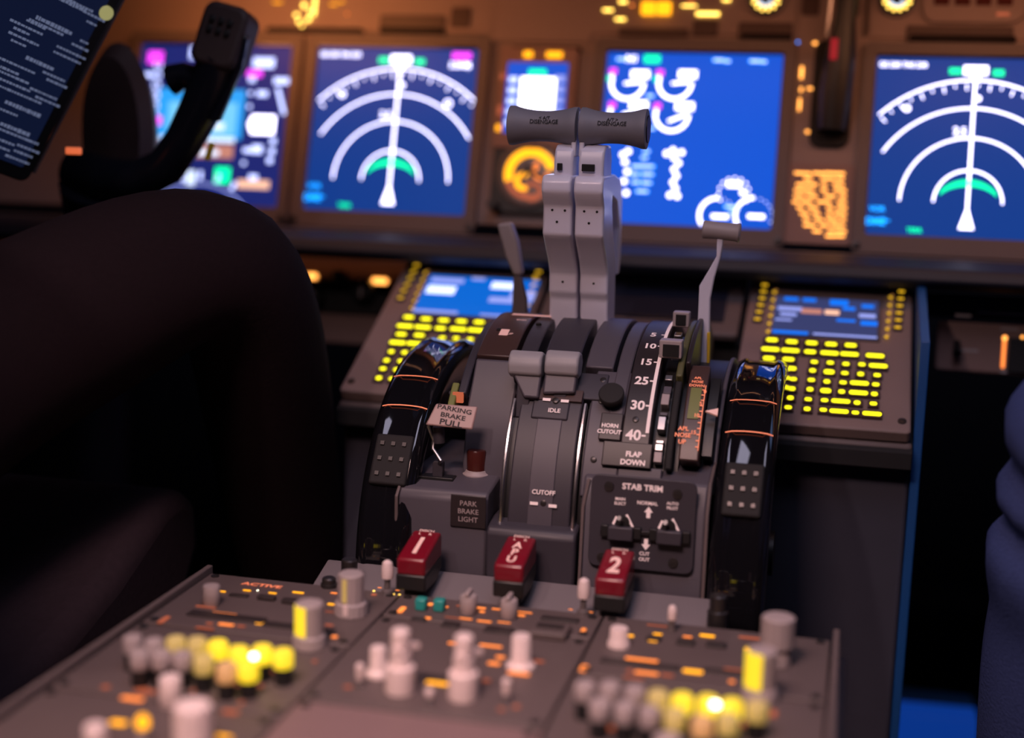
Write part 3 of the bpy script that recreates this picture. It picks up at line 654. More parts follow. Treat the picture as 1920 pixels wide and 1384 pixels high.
for a in ((1042, 751, RR+.002), (1019, 944, RR), (1050, 707, RR-.001), (1131, 713, RR-.002), (1113, 862, RR-.003), (936, 618, RR), (1192, 787, RR), (1128, 752, RR-.002), (1010, 607, RR)): dscrew(*a)
x, a = drum(944, 625); mb = MB(); mb.add([dp(x-.003, a-.03, RR+.0007), dp(x+.004, a-.03, RR+.0007), dp(x+.004, a+.04, RR+.0007), dp(x-.003, a+.04, RR+.0007)], [(0, 1, 2, 3)], 'pink_ink'); qb(mb, 'white_mark', smooth=False)
dtext('UP', 956, 626, .004, 'pink_ink')
mb = MB(); pa = [(drum(px, 602)[0]) for px in (950, 1000)]; mb.add([dp(-.045, R(86), RR+.001), dp(-.012, R(86), RR+.001), dp(-.012, R(89), RR+.001), dp(-.045, R(89), RR+.001)], [(0, 1, 2, 3)], 'pink_ink'); qb(mb, 'white_mark', smooth=False)
# small lower plates between the start levers and the scale
strip(-.018, .050, 44, 54, .125, RR-.0015, 'quad_dark', 'cover_step')
# lower boxes
def yz(name, pts, x0, x1, m, bev=.002): return qb(MB().prism(pts, x0, x1, m, 'x'), name, bev=bev)
yz('left_box', [(.060, -.02), (.060, .056), (.0645, .0625), (.105, .068), (.20, .068), (.20, -.02)], -.0945, -.0262, 'quad_grey')
yz('centre_box', [(.054, -.02), (.054, .036), (.058, .0405), (.075, .044), (.2, .044), (.2, -.02)], -.0248, .0415, 'quad_dark')
yz('right_box', [(.060, -.02), (.064, .062), (.075, .080), (.11, .088), (.20, .088), (.20, -.02)], .043, .1335, 'quad_grey')
strip(-.0640, -.0575, 44, 160, .05, RR-.006, 'quad_dark', 'side_cheek')
strip(.1322, .1355, 18, 160, .05, RR-.026, 'quad_grey', 'side_cheek')
yz('rear_body', [(.20, -.45), (.20, .03), (.258, .03), (.258, -.45)], -.090, .1315, 'quad_dark')
yz('lower_body', [(.060, -.45), (.060, -.022), (.195, -.022), (.195, -.45)], -.090, .1315, 'quad_dark')
# trim edge lines of the boxes
for pts in ([(-.0950, .058, -.01), (-.0950, .058, .056), (-.0945, .0645, .063), (-.0935, .105, .069)], [(.1345, .058, -.01), (.1345, .060, .062), (.1342, .075, .081), (.134, .11, .089)], [(.0445, .0585, -.01), (.0450, .062, .060), (.0470, .072, .078)]):
    qb(MB().tube(pts, .0013, 'grey_trim', 8), 'edge_trim')
# park brake light placard
mb = MB(); F = Frame((0, .0597, 0), (0, 0, 1))
u0, v1 = F.uv(846, 926); u1, v0 = F.uv(911, 992)
mb.box(u0, u1, v0, v1, 0, .0012, 'plate_dark'); o = mb.build('light_placard', None, mtx=F.mtx(), bev=.0005); o.parent = tq; o.matrix_parent_inverse = TQM
mb = MB(); mb.text('PARK\nBRAKE\nLIGHT', (u0+u1)/2, (v0+v1)/2, .0054, 'knob_grey', .0014, bold=.01); o = mb.build('lettering', None, mtx=F.mtx(), smooth=False); o.parent = tq; o.matrix_parent_inverse = TQM
# stabiliser trim panel
FSt = Frame((0, .0605, 0), (0, math.sin(.05), math.cos(.05)))
c0 = FSt.uv(1206, 982)
sp = thing('trim_switch_panel', FSt.mtx(c0[0], c0[1], .0008), 'dark stabiliser trim panel with two guarded toggles on the right box', 'control plate')
def sl(px, py, h=.003): u, v = FSt.uv(px, py, h); return u-c0[0], v-c0[1]
MB().prism(rrect(-.0385, .0375, -.0335, .0340, .006), 0, .0022, 'quad_dark').build('panel_plate', sp, bev=.0006)
for t_, px, py, sz, b in (('STAB TRIM', 1205, 915, .0061, .03), ('MAIN\nELECT', 1163, 940, .0030, .02), ('NORMAL', 1214, 944, .0036, .02), ('AUTO\nPILOT', 1261, 949, .0030, .02), ('CUT\nOUT', 1208, 1044, .0037, .02)):
    u, v = sl(px, py); MB().text(t_, u, v, sz, 'white_ink', .0024, bold=b).build('lettering', sp, smooth=False)
for px, py, s_ in ((1216, 961, 1), (1211, 1021, -1)):
    u, v = sl(px, py); m = MB(); m.add([(u-.0032, v, .0024), (u+.0032, v, .0024), (u, v+.0042*s_, .0024)], [(0, 1, 2)], 'white_ink'); m.rect(u, v-.002*s_, .0028, .0042, 'white_ink', .0024); m.build('white_arrow', sp, smooth=False)
for i, (px, py) in enumerate(((1168, 972), (1254, 980))):
    u, v = sl(px, py); m = MB(); m.lathe([(.0052, .0022), (.0048, .004), (.003, .0042)], 'black', 20, Matrix.Translation((u, v-.003, 0))); m.build('toggle_bush', sp)
    m = MB(); m.tube([(u, v-.003, .003), (u-.001, v+.001, .009), (u-.0015, v+.002, .011)], [.0011, .0013, .0018], 'steel', 12); m.build('toggle', sp)
    m = MB(); m.line(u-.007, v-.005, u-.0045, v+.001, .0018, 'white_ink', .0024); m.line(u+.0025, v+.003, u+.0075, v-.006, .0018, 'white_ink', .0024); m.build('sector_mark', sp, smooth=False)
    m = MB(); gu, gv = sl(px+(-3 if i == 0 else 2), py+26); m.box(gu-.009, gu+.009, gv-.0050, gv+.0050, .0022, .009, 'quad_dark'); g = m.build('switch_guard', sp, bev=.001)
    for sx_ in (-1, 1): MB().box(gu+sx_*.0118-.0028, gu+sx_*.0118+.0028, gv-.0035, gv+.0050, .0022, .006, 'black').build('guard_hinge', g, bev=.0006)
u, v = sl(1211, 1000); MB().box(u-.007, u+.006, v-.0012, v+.0018, .0022, .0045, 'black').build('guard_bar', sp, bev=.0004)
for px, py in ((1142, 912), (1270, 927), (1128, 1045), (1262, 1056)):
    u, v = sl(px, py); m = MB(); m.lathe([(.0036, .0022), (.0034, .0032), (.002, .0034)], 'screw', 16, Matrix.Translation((u, v, 0))); m.box(u-.002, u+.002, v-.0003, v+.0003, .0032, .0037, 'black'); m.build('fastener', sp)
# horn cutout button
x, a = drum(1148, 748, RR); T = Matrix.Translation(dp(x, a, RR-.002)) @ Matrix.Rotation(math.pi/2-a, 4, 'X')
hb = thing('horn_cutout_button', T, 'round dark push button beside the flap scale above the HORN CUTOUT words', 'button')
MB().lathe([(.0068, -.0), (.0068, .003), (.0060, .0032)], 'screw', 28).build('collar', hb)
MB().lathe([(.0055, .003), (.0092, .0045), (.0096, .009), (.0088, .0105), (.0060, .0110)], 'black_matte', 32).build('button_cap', hb)
# parking brake lamp
p0 = atZ(893, 890, .0660); lm = thing('parking_brake_lamp', Matrix.Translation(p0), 'short cylindrical dark red lamp above the PARK BRAKE LIGHT placard', 'lamp')
MB().lathe([(.0105, -.002), (.0105, .001), (.0085, .0025), (.0080, .004)], 'knob_grey', 30).build('base_ring', lm)
MB().lathe([(.0074, .003), (.0076, .018), (.0068, .0195), (.004, .020)], 'dark_red_lens', 30, flute=.03).build('lens', lm)
# parking brake lever
p0 = atZ(822, 895, .0655); Yp = p0.y
pb = thing('parking_brake_lever', Matrix.Translation(p0), 'bent metal parking brake lever carrying a tilted pinkish plate reading PARKING BRAKE PULL', 'lever')
def lp_(px, py, Y=Yp): return atY(px, py, Y)-p0
MB().box(-.013, .013, -.006, .005, -.003, .0015, 'black').build('slot_plate', pb, bev=.0006)
MB().tube([lp_(822, 890), lp_(823, 872), lp_(826, 862, Yp-.008), lp_(812, 842, Yp-.004), lp_(813, 826), lp_(803, 800), lp_(806, 790)], .0014, 'steel', 10).build('crank_rod', pb)
MB().prism(rrect(-.004, .004, 0, .013, .002), -.003, .003, 'quad_dark', 'y').build('pivot_block', pb, bev=.0005)
MB().tube([lp_(824, 830), lp_(822, 800)], .0045, 'quad_dark', 12).build('shaft', pb)
FPk = Frame(atY(845, 781, Yp-.008), (.10, .42, .90), (1, .02, -.12))
FPk.x = (FPk.x-FPk.y*FPk.x.dot(FPk.y)).normalized(); FPk.z = FPk.x.cross(FPk.y)
mt = Matrix.Translation(-p0) @ FPk.mtx()
pp = [FPk.uv(px, py) for px, py in ((818, 757), (896, 763), (886, 806), (798, 797))]
o = MB().prism(pp[::-1], -.0012, .0012, 'pull_plate').build('pull_plate', pb, bev=.0022, seg=3); o.matrix_local = mt
for tx, px, py, sz in (('PARKING', 852, 768, .0049), ('BRAKE', 849, 781, .0050), ('PULL', 845, 794, .0062)):
    u, v = FPk.uv(px, py, .002); o = MB().text(tx, u, v, sz, 'black_ink', .0014, bold=.025, sx=1.3).build('lettering', pb, smooth=False); o.matrix_local = mt
# trim indicators on either side
def trim_ind(x0, x1, a0, a1, lit): 
    strip(x0, x1, a0, a1, .118, RR-.001, 'plate_brown', 'trim_scale')
strip(.1095, .1240, 27, 61, .118, RR-.002, 'plate_brown', 'trim_scale')
x0, a0 = drum(1302, 752, RR-.001)
strip(.1125, .1205, 40, 51, .120, RR-.0012, 'green_band', 'green_band', 0, 8)
dtext('APL\nNOSE\nUP', 1280, 816, .0046, 'orange_ink', RR-.001); dtext('15', 1300, 811, .0042, 'orange_ink', RR-.001); dtext('10', 1306, 779, .0042, 'orange_ink', RR-.001); dtext('5', 1314, 757, .0042, 'orange_ink', RR-.001); dtext('0', 1322, 735, .0042, 'orange_ink', RR-.001)
dtext('APL\nNOSE\nDOWN', 1308, 716, .0034, 'orange_ink', RR-.001)
mb = MB(); pa = [R(a) for a in range(30, 54, 2)]; rr = RR-.0008
mb.add([dp(x, a, rr) for a in pa for x in (.1228, .1234)], [(2*i, 2*i+1, 2*i+3, 2*i+2) for i in range(len(pa)-1)], 'orange_ink')
for k in range(11): a = R(31+1.9*k); mb.add([dp(.1208, a, rr), dp(.1228, a, rr), dp(.1228, a+.006, rr), dp(.1208, a+.006, rr)], [(0, 1, 2, 3)], 'orange_ink')
qb(mb, 'scale_line', smooth=False)
x, a = drum(1334, 770, RR); m = MB(); m.prism([(-.0045, 0), (.0045, -.003), (.0045, .003)][::1], 0, .002, 'pink_ink', T=Matrix.Translation(dp(x, a, RR-.003)) @ Matrix.Rotation(math.pi/2-a, 4, 'X')); qb(m, 'trim_pointer')
strip(.1250, .1320, 30, 60, .100, RR-.012, 'black', 'pointer_slot', 0)
# left one, seen edge on
strip(-.0700, -.0645, 36, 48, .118, RR-.006, 'green_band', 'trim_scale')
m = MB(); m.cbox(atY(859, 745, .11), (.008, .003, .008), 'orange_dim'); qb(m, 'trim_pointer')
m = MB(); m.tube([atY(846, 737, .12), atY(880, 722, .15)], .002, 'quad_grey', 10); qb(m, 'side_bracket')

# ------------------------------------------------------------------ thrust levers
def thrust(x0, x1, g0, g1, hand, label):
    root = thing('thrust_lever', ((x0+x1)/2, .215, .1705), label, 'lever', 'thrust levers')
    O = Vector((root.location.x, .215, .165)); xc0, xc1 = x0-O.x, x1-O.x
    q = lambda pts: [(y-O.y, z-O.z) for y, z in pts]
    sh = q([(.162, .286), (.158, .282), (.157, .274), (.161, .268), (.166, .262), (.166, .240), (.170, .236), (.190, .216), (.196, .206), (.196, .192), (.200, .186), (.200, .176), (.206, .160), (.206, .13), (.236, .13), (.236, .180), (.232, .215), (.214, .240), (.205, .262), (.205, .286)])
    MB().prism(sh, xc0, xc1, 'lever_grey', 'x').build('lever_arm', root, bev=.0022, seg=3, ang=50)
    nx0, nx1 = (xc0+.007, xc1-.001) if hand < 0 else (xc0+.001, xc1-.002)
    MB().prism(q([(.170, .280), (.168, .296), (.172, .306), (.178, .309), (.200, .309), (.206, .300), (.206, .280)]), nx0, nx1, 'lever_grey', 'x').build('neck_block', root, bev=.002, seg=3)
    cx = (xc0+xc1)/2
    sx_ = xc1-.002 if hand < 0 else xc0+.002
    MB().prism(q([(.172, .300), (.176, .325), (.181, .3355), (.192, .3355), (.196, .32), (.196, .300)]), sx_-.002, sx_+.002, 'lever_grey', 'x').build('grip_stem', root, bev=.001)
    L = g1-g0; pr = []
    for k in range(17):
        t = k/16; r = .0118+.0047*(abs(2*t-1)**2.2)
        if k in (0, 16): r *= .93
        pr.append((r, t*L))
    yc, zc = .184, .3225
    T = Matrix.Translation((g0-O.x, yc-O.y, zc-O.z)) @ Matrix.Rotation(math.pi/2, 4, 'Y')
    pr = [(pr[0][0]*.86, -.0006)]+pr+[(pr[-1][0]*.86, L+.0006)]
    g = MB().lathe(pr, 'grip_grey', 36, T).build('hand_grip', root, ang=60)
    if hand > 0:
        T2 = Matrix.Translation((g1-O.x, yc-O.y, zc-O.z)) @ Matrix.Rotation(math.pi/2, 4, 'Y')
        MB().lathe([(.0105, 0), (.0105, .0014), (.008, .0016)], 'black', 26, T2).build('disengage_button', g)
    for s_, dz, sz in ((('\u2190 A/T' if hand < 0 else 'A/T \u2192'), .0048, .0038), ('DISENGAGE', .0015, .0044)):
        def fn(x, y, z, rr=.0122):
            th = (y+.0)/rr+.16
            # surface of the waisted grip
            tt = ((x+O.x)-g0)/L; r2 = .0118+.0047*(abs(2*tt-1)**2.2)+.0006
            return (x, yc-O.y-r2*math.cos(th), zc-O.z+r2*math.sin(th))
        MB().text(s_.replace('\u2190', '<').replace('\u2192', '>'), (g0+g1)/2-O.x+(.002 if hand < 0 else 0), dz, sz, 'black_ink', fn=fn, bold=.02, sx=.95).build('lettering', g, smooth=False)
    for z_ in (.259, .250, .1999): 
        for dx in ((0,) if z_ < .256 else (-.004, .006)):
            Tz = Matrix.Translation((cx+dx, (.166 if z_ > .23 else .196)-O.y, z_-O.z)) @ Matrix.Rotation(math.pi/2, 4, 'X')
            MB().lathe([(.0010, -.0002), (.0010, .0003), (.0006, .0004)], 'black', 10, Tz).build('rivet', root)
    MB().box(nx0+.003, nx0+.003+(.004 if hand < 0 else .010), .1665-O.y, .169-O.y, .2895-O.z, .295-O.z, 'black').build('stop_slot', root, bev=.0004)
    rv = MB().prism(q([(.232, .285), (.262, .280), (.272, .262), (.276, .215), (.270, .200), (.262, .200), (.262, .24), (.246, .262), (.206, .270), (.206, .285)]), xc0+.008, xc1-.003, 'lever_grey', 'x').build('reverse_lever', root, bev=.002, seg=3)
    return root
thrust(-.0140, .0090, -.0455, .0083, -1, 'left of the two light grey thrust levers, waisted grip reading DISENGAGE')
thrust(.0113, .0340, .0112, .0620, 1, 'right of the two light grey thrust levers, with black button on its grip end')
# engine start levers
def start(px0, px1, label):
    c = (px0+px1)/2; x, a = drum(c, 682, RR+.012); P = Vector(dp(x, a, RR+.010))
    hw = (drum(px1, 680, RR+.012)[0]-drum(px0, 680, RR+.012)[0])/2-.0006
    root = thing('start_lever', P, label, 'lever', 'engine start levers')
    T = Matrix.Rotation(R(-28), 4, 'X')
    MB().prism([(-.007, -.0095), (-.0110, -.003), (-.0110, .004), (-.007, .0095), (.002, .0115), (.009, .007), (.009, -.004), (.002, -.0095)], -hw, hw, 'start_grey', 'x', T=T).build('lever_knob', root, bev=.0022, seg=3)
    q = [(-hw*.85, -.006), (hw*.98, -.006), (hw*.98, -.026), (hw*.1, -.026)] if c < 1022 else [(-hw*.98, -.006), (hw*.9, -.006), (hw*.9, -.022), (-hw*.98, -.024)]
    MB().prism(q[::-1], -.004, .006, 'quad_grey', 'y', T=T).build('lever_skirt', root, bev=.0015, seg=3)
    MB().prism([(-.003, -.016), (.004, -.040), (.014, -.036), (.008, -.012)], -hw*.4, hw*.4, 'quad_dark', 'x', T=T).build('lever_shank', root, bev=.001)
start(955, 1021, 'left of two grey engine start levers in front of the thrust levers')
start(1023, 1090, 'right of two grey engine start levers in front of the thrust levers')
# speed brake lever
O = atY(972, 610, .26)
sbk = thing('speed_brake_lever', Matrix.Translation(O), 'thin pale speed brake lever leaning left of the thrust levers', 'lever')
g = lambda px, py, Y=.26: atY(px, py, Y)-O
MB().prism([(g(*p)[0], g(*p)[2]) for p in ((934, 420), (960, 416), (972, 452), (982, 515), (965, 515), (950, 480))], -.006, .006, 'knob_grey', 'y').build('lever_handle', sbk, bev=.0025, seg=3)
MB().prism([(g(*p)[0], g(*p)[2]) for p in ((964, 516), (976, 512), (988, 560), (990, 622), (955, 622), (962, 570))], -.004, .004, 'grey_trim', 'y').build('lever_blade', sbk, bev=.0012)
# flap lever
O = atY(1322, 690, .21)
fl = thing('flap_lever', Matrix.Translation(O), 'grey flap lever with cylindrical handle rising right of the flap scale', 'lever')
g = lambda px, py, Y=.21: atY(px, py, Y)-O
a, b = g(1318, 430), g(1388, 437)
pr = [(.0062, 0), (.0072, .001), (.0068, .012), (.0070, .026), (.0078, (b-a).length-.001), (.0068, (b-a).length)]
T = Matrix.Translation(a) @ (b-a).to_track_quat('Z', 'Y').to_matrix().to_4x4()
MB().lathe(pr, 'knob_grey', 24, T).build('handle', fl)
pts = [(1345, 440), (1358, 442), (1352, 480), (1340, 520), (1332, 560), (1330, 688), (1302, 688), (1309, 600), (1312, 535), (1330, 505), (1344, 480)]
MB().prism([(g(*p)[0], g(*p)[2]) for p in pts][::-1], -.003, .003, 'lever_grey', 'y').build('lever_blade', fl, bev=.001)
for pts in (((1327, 622), (1332, 622), (1331, 690), (1326, 690)), ((1296, 612), (1301, 612), (1300, 668), (1295, 668))):
    MB().prism([(g(*p)[0], g(*p)[2]) for p in pts][::-1], -.005, .001, 'yellow_paint', 'y').build('yellow_guide', fl, bev=.0005)
m = MB(); m.cbox(g(1345, 716), (.018, .012, .006), 'knob_grey'); m.build('detent_arm', fl, bev=.002, seg=3)
# ------------------------------------------------------------------ trim wheels
def wheel(x0, x1, label):
    c = Vector(((x0+x1)/2, .205, -.006)); w_ = x1-x0; r = .156
    root = thing('trim_wheel', Matrix.Translation(c) @ Matrix.Rotation(math.pi/2, 4, 'Y'), label, 'wheel', 'pitch trim wheels')
    pr = [(r-.035, -w_*.30), (r-.012, -w_*.5), (r-.004, -w_*.48), (r-.0005, -w_*.36), (r, -w_*.30), (r-.0016, -w_*.24), (r-.0016, w_*.24), (r, w_*.30), (r-.0005, w_*.36), (r-.004, w_*.48), (r-.012, w_*.5), (r-.035, w_*.30)]
    MB().lathe(pr+[(r-.035, -w_*.30)], 'black_gloss', 96).build('rim', root, ang=50)
    MB().lathe([(.02, -w_*.35), (r-.034, -w_*.22), (r-.034, w_*.22), (.02, w_*.35)], 'black', 48).build('web', root)
    MB().lathe([(.018, -w_*.45), (.018, w_*.45)], 'black', 24).build('hub', root)
    def mark(a, n=1):   # a: angle above the rear horizontal
        q = math.pi-R(a)
        mm = MB(); vs = []
        for k in range(9):
            zz = -w_*.42+w_*.84*k/8; rr = r+.0004-(.001 if k in (0, 8) else 0); bow = .010*(1-((k-4)/4)**2)
            for d in (-.0035, .0035):
                t = R(a)+d+bow; vs.append((-rr*math.sin(t)*1.0, -rr*math.cos(t), zz))
        mm.add(vs, [(2*k, 2*k+1, 2*k+3, 2*k+2) for k in range(8)], 'orange_ink'); return mm
    for a in (62, 50): mark(a).build('reflection_arc', root, smooth=False)  # orange reflections along the groove lines, put in as glowing colour
    # folded handle sunk in the rim
    t = R(33); P = Vector((-(r-.002)*math.sin(t), -(r-.002)*math.cos(t), 0))
    T = Matrix.Translation(P) @ Matrix.Rotation(-t, 4, 'Z')
    h = MB(); h.box(-.020, .020, -.004, .003, -w_*.34, w_*.34, 'black_matte', T=T); h.build('folding_handle', root, bev=.002, seg=3)
    k = MB()
    for i in range(3):
        for j in range(3): k.cbox((-.012+i*.012, -.0045, -w_*.2+j*w_*.2), (.003, .002, .003), 'screw', T=T)
    kk = k.build('grip_studs', root)
    return root
wheel(-.1260, -.0830, 'glossy black trim wheel left of the quadrant, in front of the left control display unit')
wheel(.1370, .1780, 'glossy black trim wheel right of the quadrant with orange reflection arcs')
# ------------------------------------------------------------------ aft pedestal
pd = thing('aft_pedestal', (0, 0, 0), 'grey aft pedestal body with raised edge rails carrying the radio panels', 'pedestal')
MB().box(-.228, .236, -.75, .010, -.45, -.012, 'quad_dark').build('pedestal_body', pd, bev=.002)
MB().prism([(.017, -.012), (.017, -.006), (.050, .004), (.0535, .003), (.0535, -.012)], -.146, .150, 'lip_grey', 'x').build('front_lip', pd, bev=.001)
for x in (-.2235, .2285): MB().box(x-.0022, x+.0022, -.75, .012, -.03, .004 if x < 0 else .006, 'grey_trim').build('edge_rail', pd, bev=.0008)
for px, py, r, h, Z in ((655, 1085, .006, .014, .0), (617, 1100, .005, .006, .0), (1345, 1165, .006, .018, .0)):
    o = atZ(px, py, Z); k = MB().lathe([(r*1.2, -.004), (r*1.2, h*.4), (r, h*.45), (r, h), (r*.8, h+.001)], 'screw', 20, Matrix.Translation(o)); k.build('mounting_stud', pd)
X0, X1, X2, X3 = -.2205, -.0735, .0725, .2255
def radio(name, x0, x1, y0, y1, label, m='aft_panel'):
    t = thing(name, ((x0+x1)/2, (y0+y1)/2, 0), label, 'control panel')
    a, b = (x1-x0)/2-.0008, (y1-y0)/2-.0006
    MB().prism(rrect(-a, a, -b, b, .002), -.010, 0, m).build('faceplate', t, bev=.0008)
    for sx_ in (-1, 1):
        for sy_ in (-1, 1): MB().lathe([(.0030, 0), (.0030, .0010), (.0015, .0013)], 'screw', 12, Matrix.Translation((sx_*(a-.006), sy_*(b-.006), 0))).build('fastener', t)
    return t
def loc(t, px, py, h=0):
    p = atZ(px, py, h); return p.x-t.location.x, p.y-t.location.y
def lit(t, items, h=.0006, name='lit_legend'):
    for px, py, w_, d_, m in items:
        u, v = loc(t, px, py, h); q = rrect(-w_/2, w_/2, -d_/2, d_/2, min(w_, d_)*.3, 2)
        MB().add([(u+a, v+b, h) for a, b in q], [tuple(range(len(q)))], m).build(name, t, smooth=False)
def win(t, px, py, w_, d_, m='aft_dark', name='display_window', h=.0012):
    u, v = loc(t, px, py, 0); return MB().prism(rrect(u-w_/2, u+w_/2, v-d_/2, v+d_/2, .001), 0, h, m).build(name, t, bev=.0004)
def knob(t, px, py, r, h, m='knob_white', fl=.05, skirt=None, top=None, name='knob', mark=None):
    u, v = loc(t, px, py, 0); T = Matrix.Translation((u, v, 0))
    k = MB()
    pr = [(r*.92, 0), (r, .0006), (r*.97, h-.001), (r*.88, h)] if not skirt else [(skirt, 0), (skirt, .0022), (r*1.08, .0040), (r, .005), (r*.95, h-.001), (r*.86, h)]
    k.lathe(pr, m, 32, T, flute=fl if not skirt else .02); o = k.build(name, t, ang=40)
    if top: MB().lathe([(top[0], h), (top[0], h+top[1]-.001), (top[0]*.88, h+top[1])], m, 28, T, flute=.05).build('inner_knob', o)
    if mark: MB().box(u-r*.14, u+r*.14, v-r*.98, v-r*.8, h*.25, h+.0003, mark, T=None).build('pointer_line', o)
    return o
# left column
vl = radio('radio_tuning_panel', X0, X1, -.100, .006, 'left radio tuning panel, frontmost of the left column, under two yellow lit knobs')
lit(vl, [(417, 1109, .005, .0022, 'amber'), (463, 1107, .006, .0022, 'amber'), (448, 1117, .006, .0022, 'amber'), (511, 1112, .006, .0022, 'amber'), (559, 1111, .0085, .0026, 'amber'), (483, 1107, .0012, .0012, 'white_hot'),
   (626, 1112, .005, .0022, 'orange'), (621, 1133, .0055, .0028, 'amber'), (618, 1147, .007, .0016, 'orange_dim'), (386, 1138, .015, .0024, 'orange_dim'), (494, 1169, .011, .0045, 'amber'), (420, 1150, .018, .0026, 'orange'), (393, 1169, .005, .003, 'orange_dim'), (424, 1171, .011, .0035, 'orange'), (452, 1174, .006, .003, 'orange_dim'), (384, 1178, .013, .0030, 'orange_dim'),
   (307, 1162, .004, .014, 'orange_dim'), (617, 1172, .006, .003, 'orange_dim'), (627, 1194, .004, .004, 'orange'), (701, 1115, .004, .004, 'orange_dim')])
u, v = loc(vl, 491, 1099); MB().text('ACTIVE', u, v, .0075, 'orange_ink', .0006, bold=.03, sx=1.2).build('lettering', vl, smooth=False)
win(vl, 425, 1158, .055, .010); win(vl, 448, 1118, .014, .005, name='push_key'); win(vl, 500, 1125, .013, .005, name='push_key', h=.003); win(vl, 550, 1132, .016, .006, name='push_key', h=.003); win(vl, 560, 1178, .05, .008)
knob(vl, 397, 1134, .0062, .014, 'knob_grey'); knob(vl, 658, 1152, .0115, .0095, 'knob_grey', top=(.0090, .020), name='tuning_knob', mark='knob_white')
k = knob(vl, 580, 1212, .0110, .0085, 'knob_grey', top=(.0092, .021), name='tuning_knob')
u, v = loc(vl, 580, 1212); q = .0094
MB().prism([(q*math.cos(R(a)), q*math.sin(R(a))) for a in range(205, 276, 10)]+[(q*.9*math.cos(R(a)), q*.9*math.sin(R(a))) for a in range(275, 204, -10)], .009, .0285, 'yellow_lit', T=Matrix.Translation((u, v, 0))).build('lit_face', k)
u, v = loc(vl, 658, 1152); MB().prism([(q*math.cos(R(a)), q*math.sin(R(a))) for a in (250, 260, 270)]+[(q*.9*math.cos(R(a)), q*.9*math.sin(R(a))) for a in (270, 260, 250)], .011, .027, 'yellow_half', T=Matrix.Translation((u, v, 0))).build('lit_face', vl)
for px, py in ((726, 1114),):
    u, v = loc(vl, px, py); m = MB(); m.lathe([(.0045, 0), (.0040, .003), (.0022, .004), (.0020, .013)], 'bezel', 18, Matrix.Translation((u, v, 0))); sw = m.build('toggle_shaft', vl)
    MB().lathe([(.0040, .012), (.0043, .014), (.0042, .020), (.0034, .0235), (.0015, .025)], 'knob_white', 22, Matrix.Translation((u, v, 0))).build('toggle_cap', sw)
lit(vl, [(712, 1102, .003, .0015, 'orange'), (745, 1107, .003, .0015, 'orange'), (738, 1114, .0016, .0016, 'amber_hot'), (749, 1115, .0016, .0016, 'amber_hot'), (701, 1108, .0016, .0016, 'amber_hot')])
def audio(t, row1, row2, others):
    for row in (row1, row2):
        for px, py, m in row:
            u, v = loc(t, px, py, .0155); T = Matrix.Translation((u, v, 0))
            b = MB().lathe([(.0054, 0), (.0054, .0112)], 'black', 18, T).build('selector_key', t)
            MB().lathe([(.0056, .0108), (.0060, .0122), (.0060, .0195), (.0050, .0210)], m, 22, T).build('key_cap', b)
al = radio('audio_control_panel', X0, X1, -.212, -.102, 'left audio panel with two rows of keys, several glowing yellow')
KW, KY, KH = 'knob_grey', 'yellow_lit', 'yellow_half'
audio(al, [(249, 1209, KW), (289, 1216, 'tan_lit' if 0 else KW), (330, 1212, KH), (370, 1214, KH), (409, 1219, KY), (448, 1231, KY), (492, 1228, KY), (531, 1236, KY)],
      [(262, 1238, KW), (303, 1238, KW), (342, 1240, KW), (382, 1247, KH), (425, 1262, 'tan_lit'), (466, 1260, KY)], None)
u, v = loc(al, 476, 1231, .020); MB().lathe([(.0022, 0), (.0022, .002)], 'white_hot', 12, Matrix.Translation((u, v, .019))).build('bulb', al)
lit(al, [(277, 1262, .004, .004, 'orange_dim'), (350, 1275, .004, .004, 'orange_dim'), (508, 1260, .0035, .004, 'orange_dim'), (445, 1283, .0035, .005, 'orange_dim'), (488, 1286, .0035, .004, 'orange_dim'), (363, 1295, .003, .004, 'orange_dim'), (590, 1240, .003, .004, 'orange_dim'), (268, 1295, .0055, .008, 'orange_dim'), (275, 1300, .013, .006, 'orange_dim'), (245, 1316, .013, .006, 'orange')][:8])
knob(al, 320, 1322, .0065, .017, 'knob_white')
bl = radio('transponder_panel', X0, X1, -.36, -.214, 'nearest panel of the left column with pale knobs and amber digits')
lit(bl, [(272, 1296, .014, .005, 'orange_dim'), (248, 1310, .014, .005, 'orange'), (222, 1355, .010, .006, 'amber'), (452, 1318, .003, .005, 'orange_dim'), (432, 1335, .010, .006, 'orange_dim'), (420, 1382, .009, .004, 'amber'), (198, 1288, .005, .005, 'orange_dim')])
knob(bl, 362, 1400, .0105, .024, 'knob_white'); knob(bl, 180, 1420, .006, .018, 'knob_white')
u, v = loc(bl, 268, 1396); k = MB().lathe([(.0028, 0), (.0024, .010)], 'knob_grey', 16, Matrix.Translation((u, v, 0))).build('lit_stud', bl)
MB().lathe([(.0034, .010), (.0036, .014), (.002, .0165)], 'amber', 16, Matrix.Translation((u, v, 0))).build('stud_lamp', k)
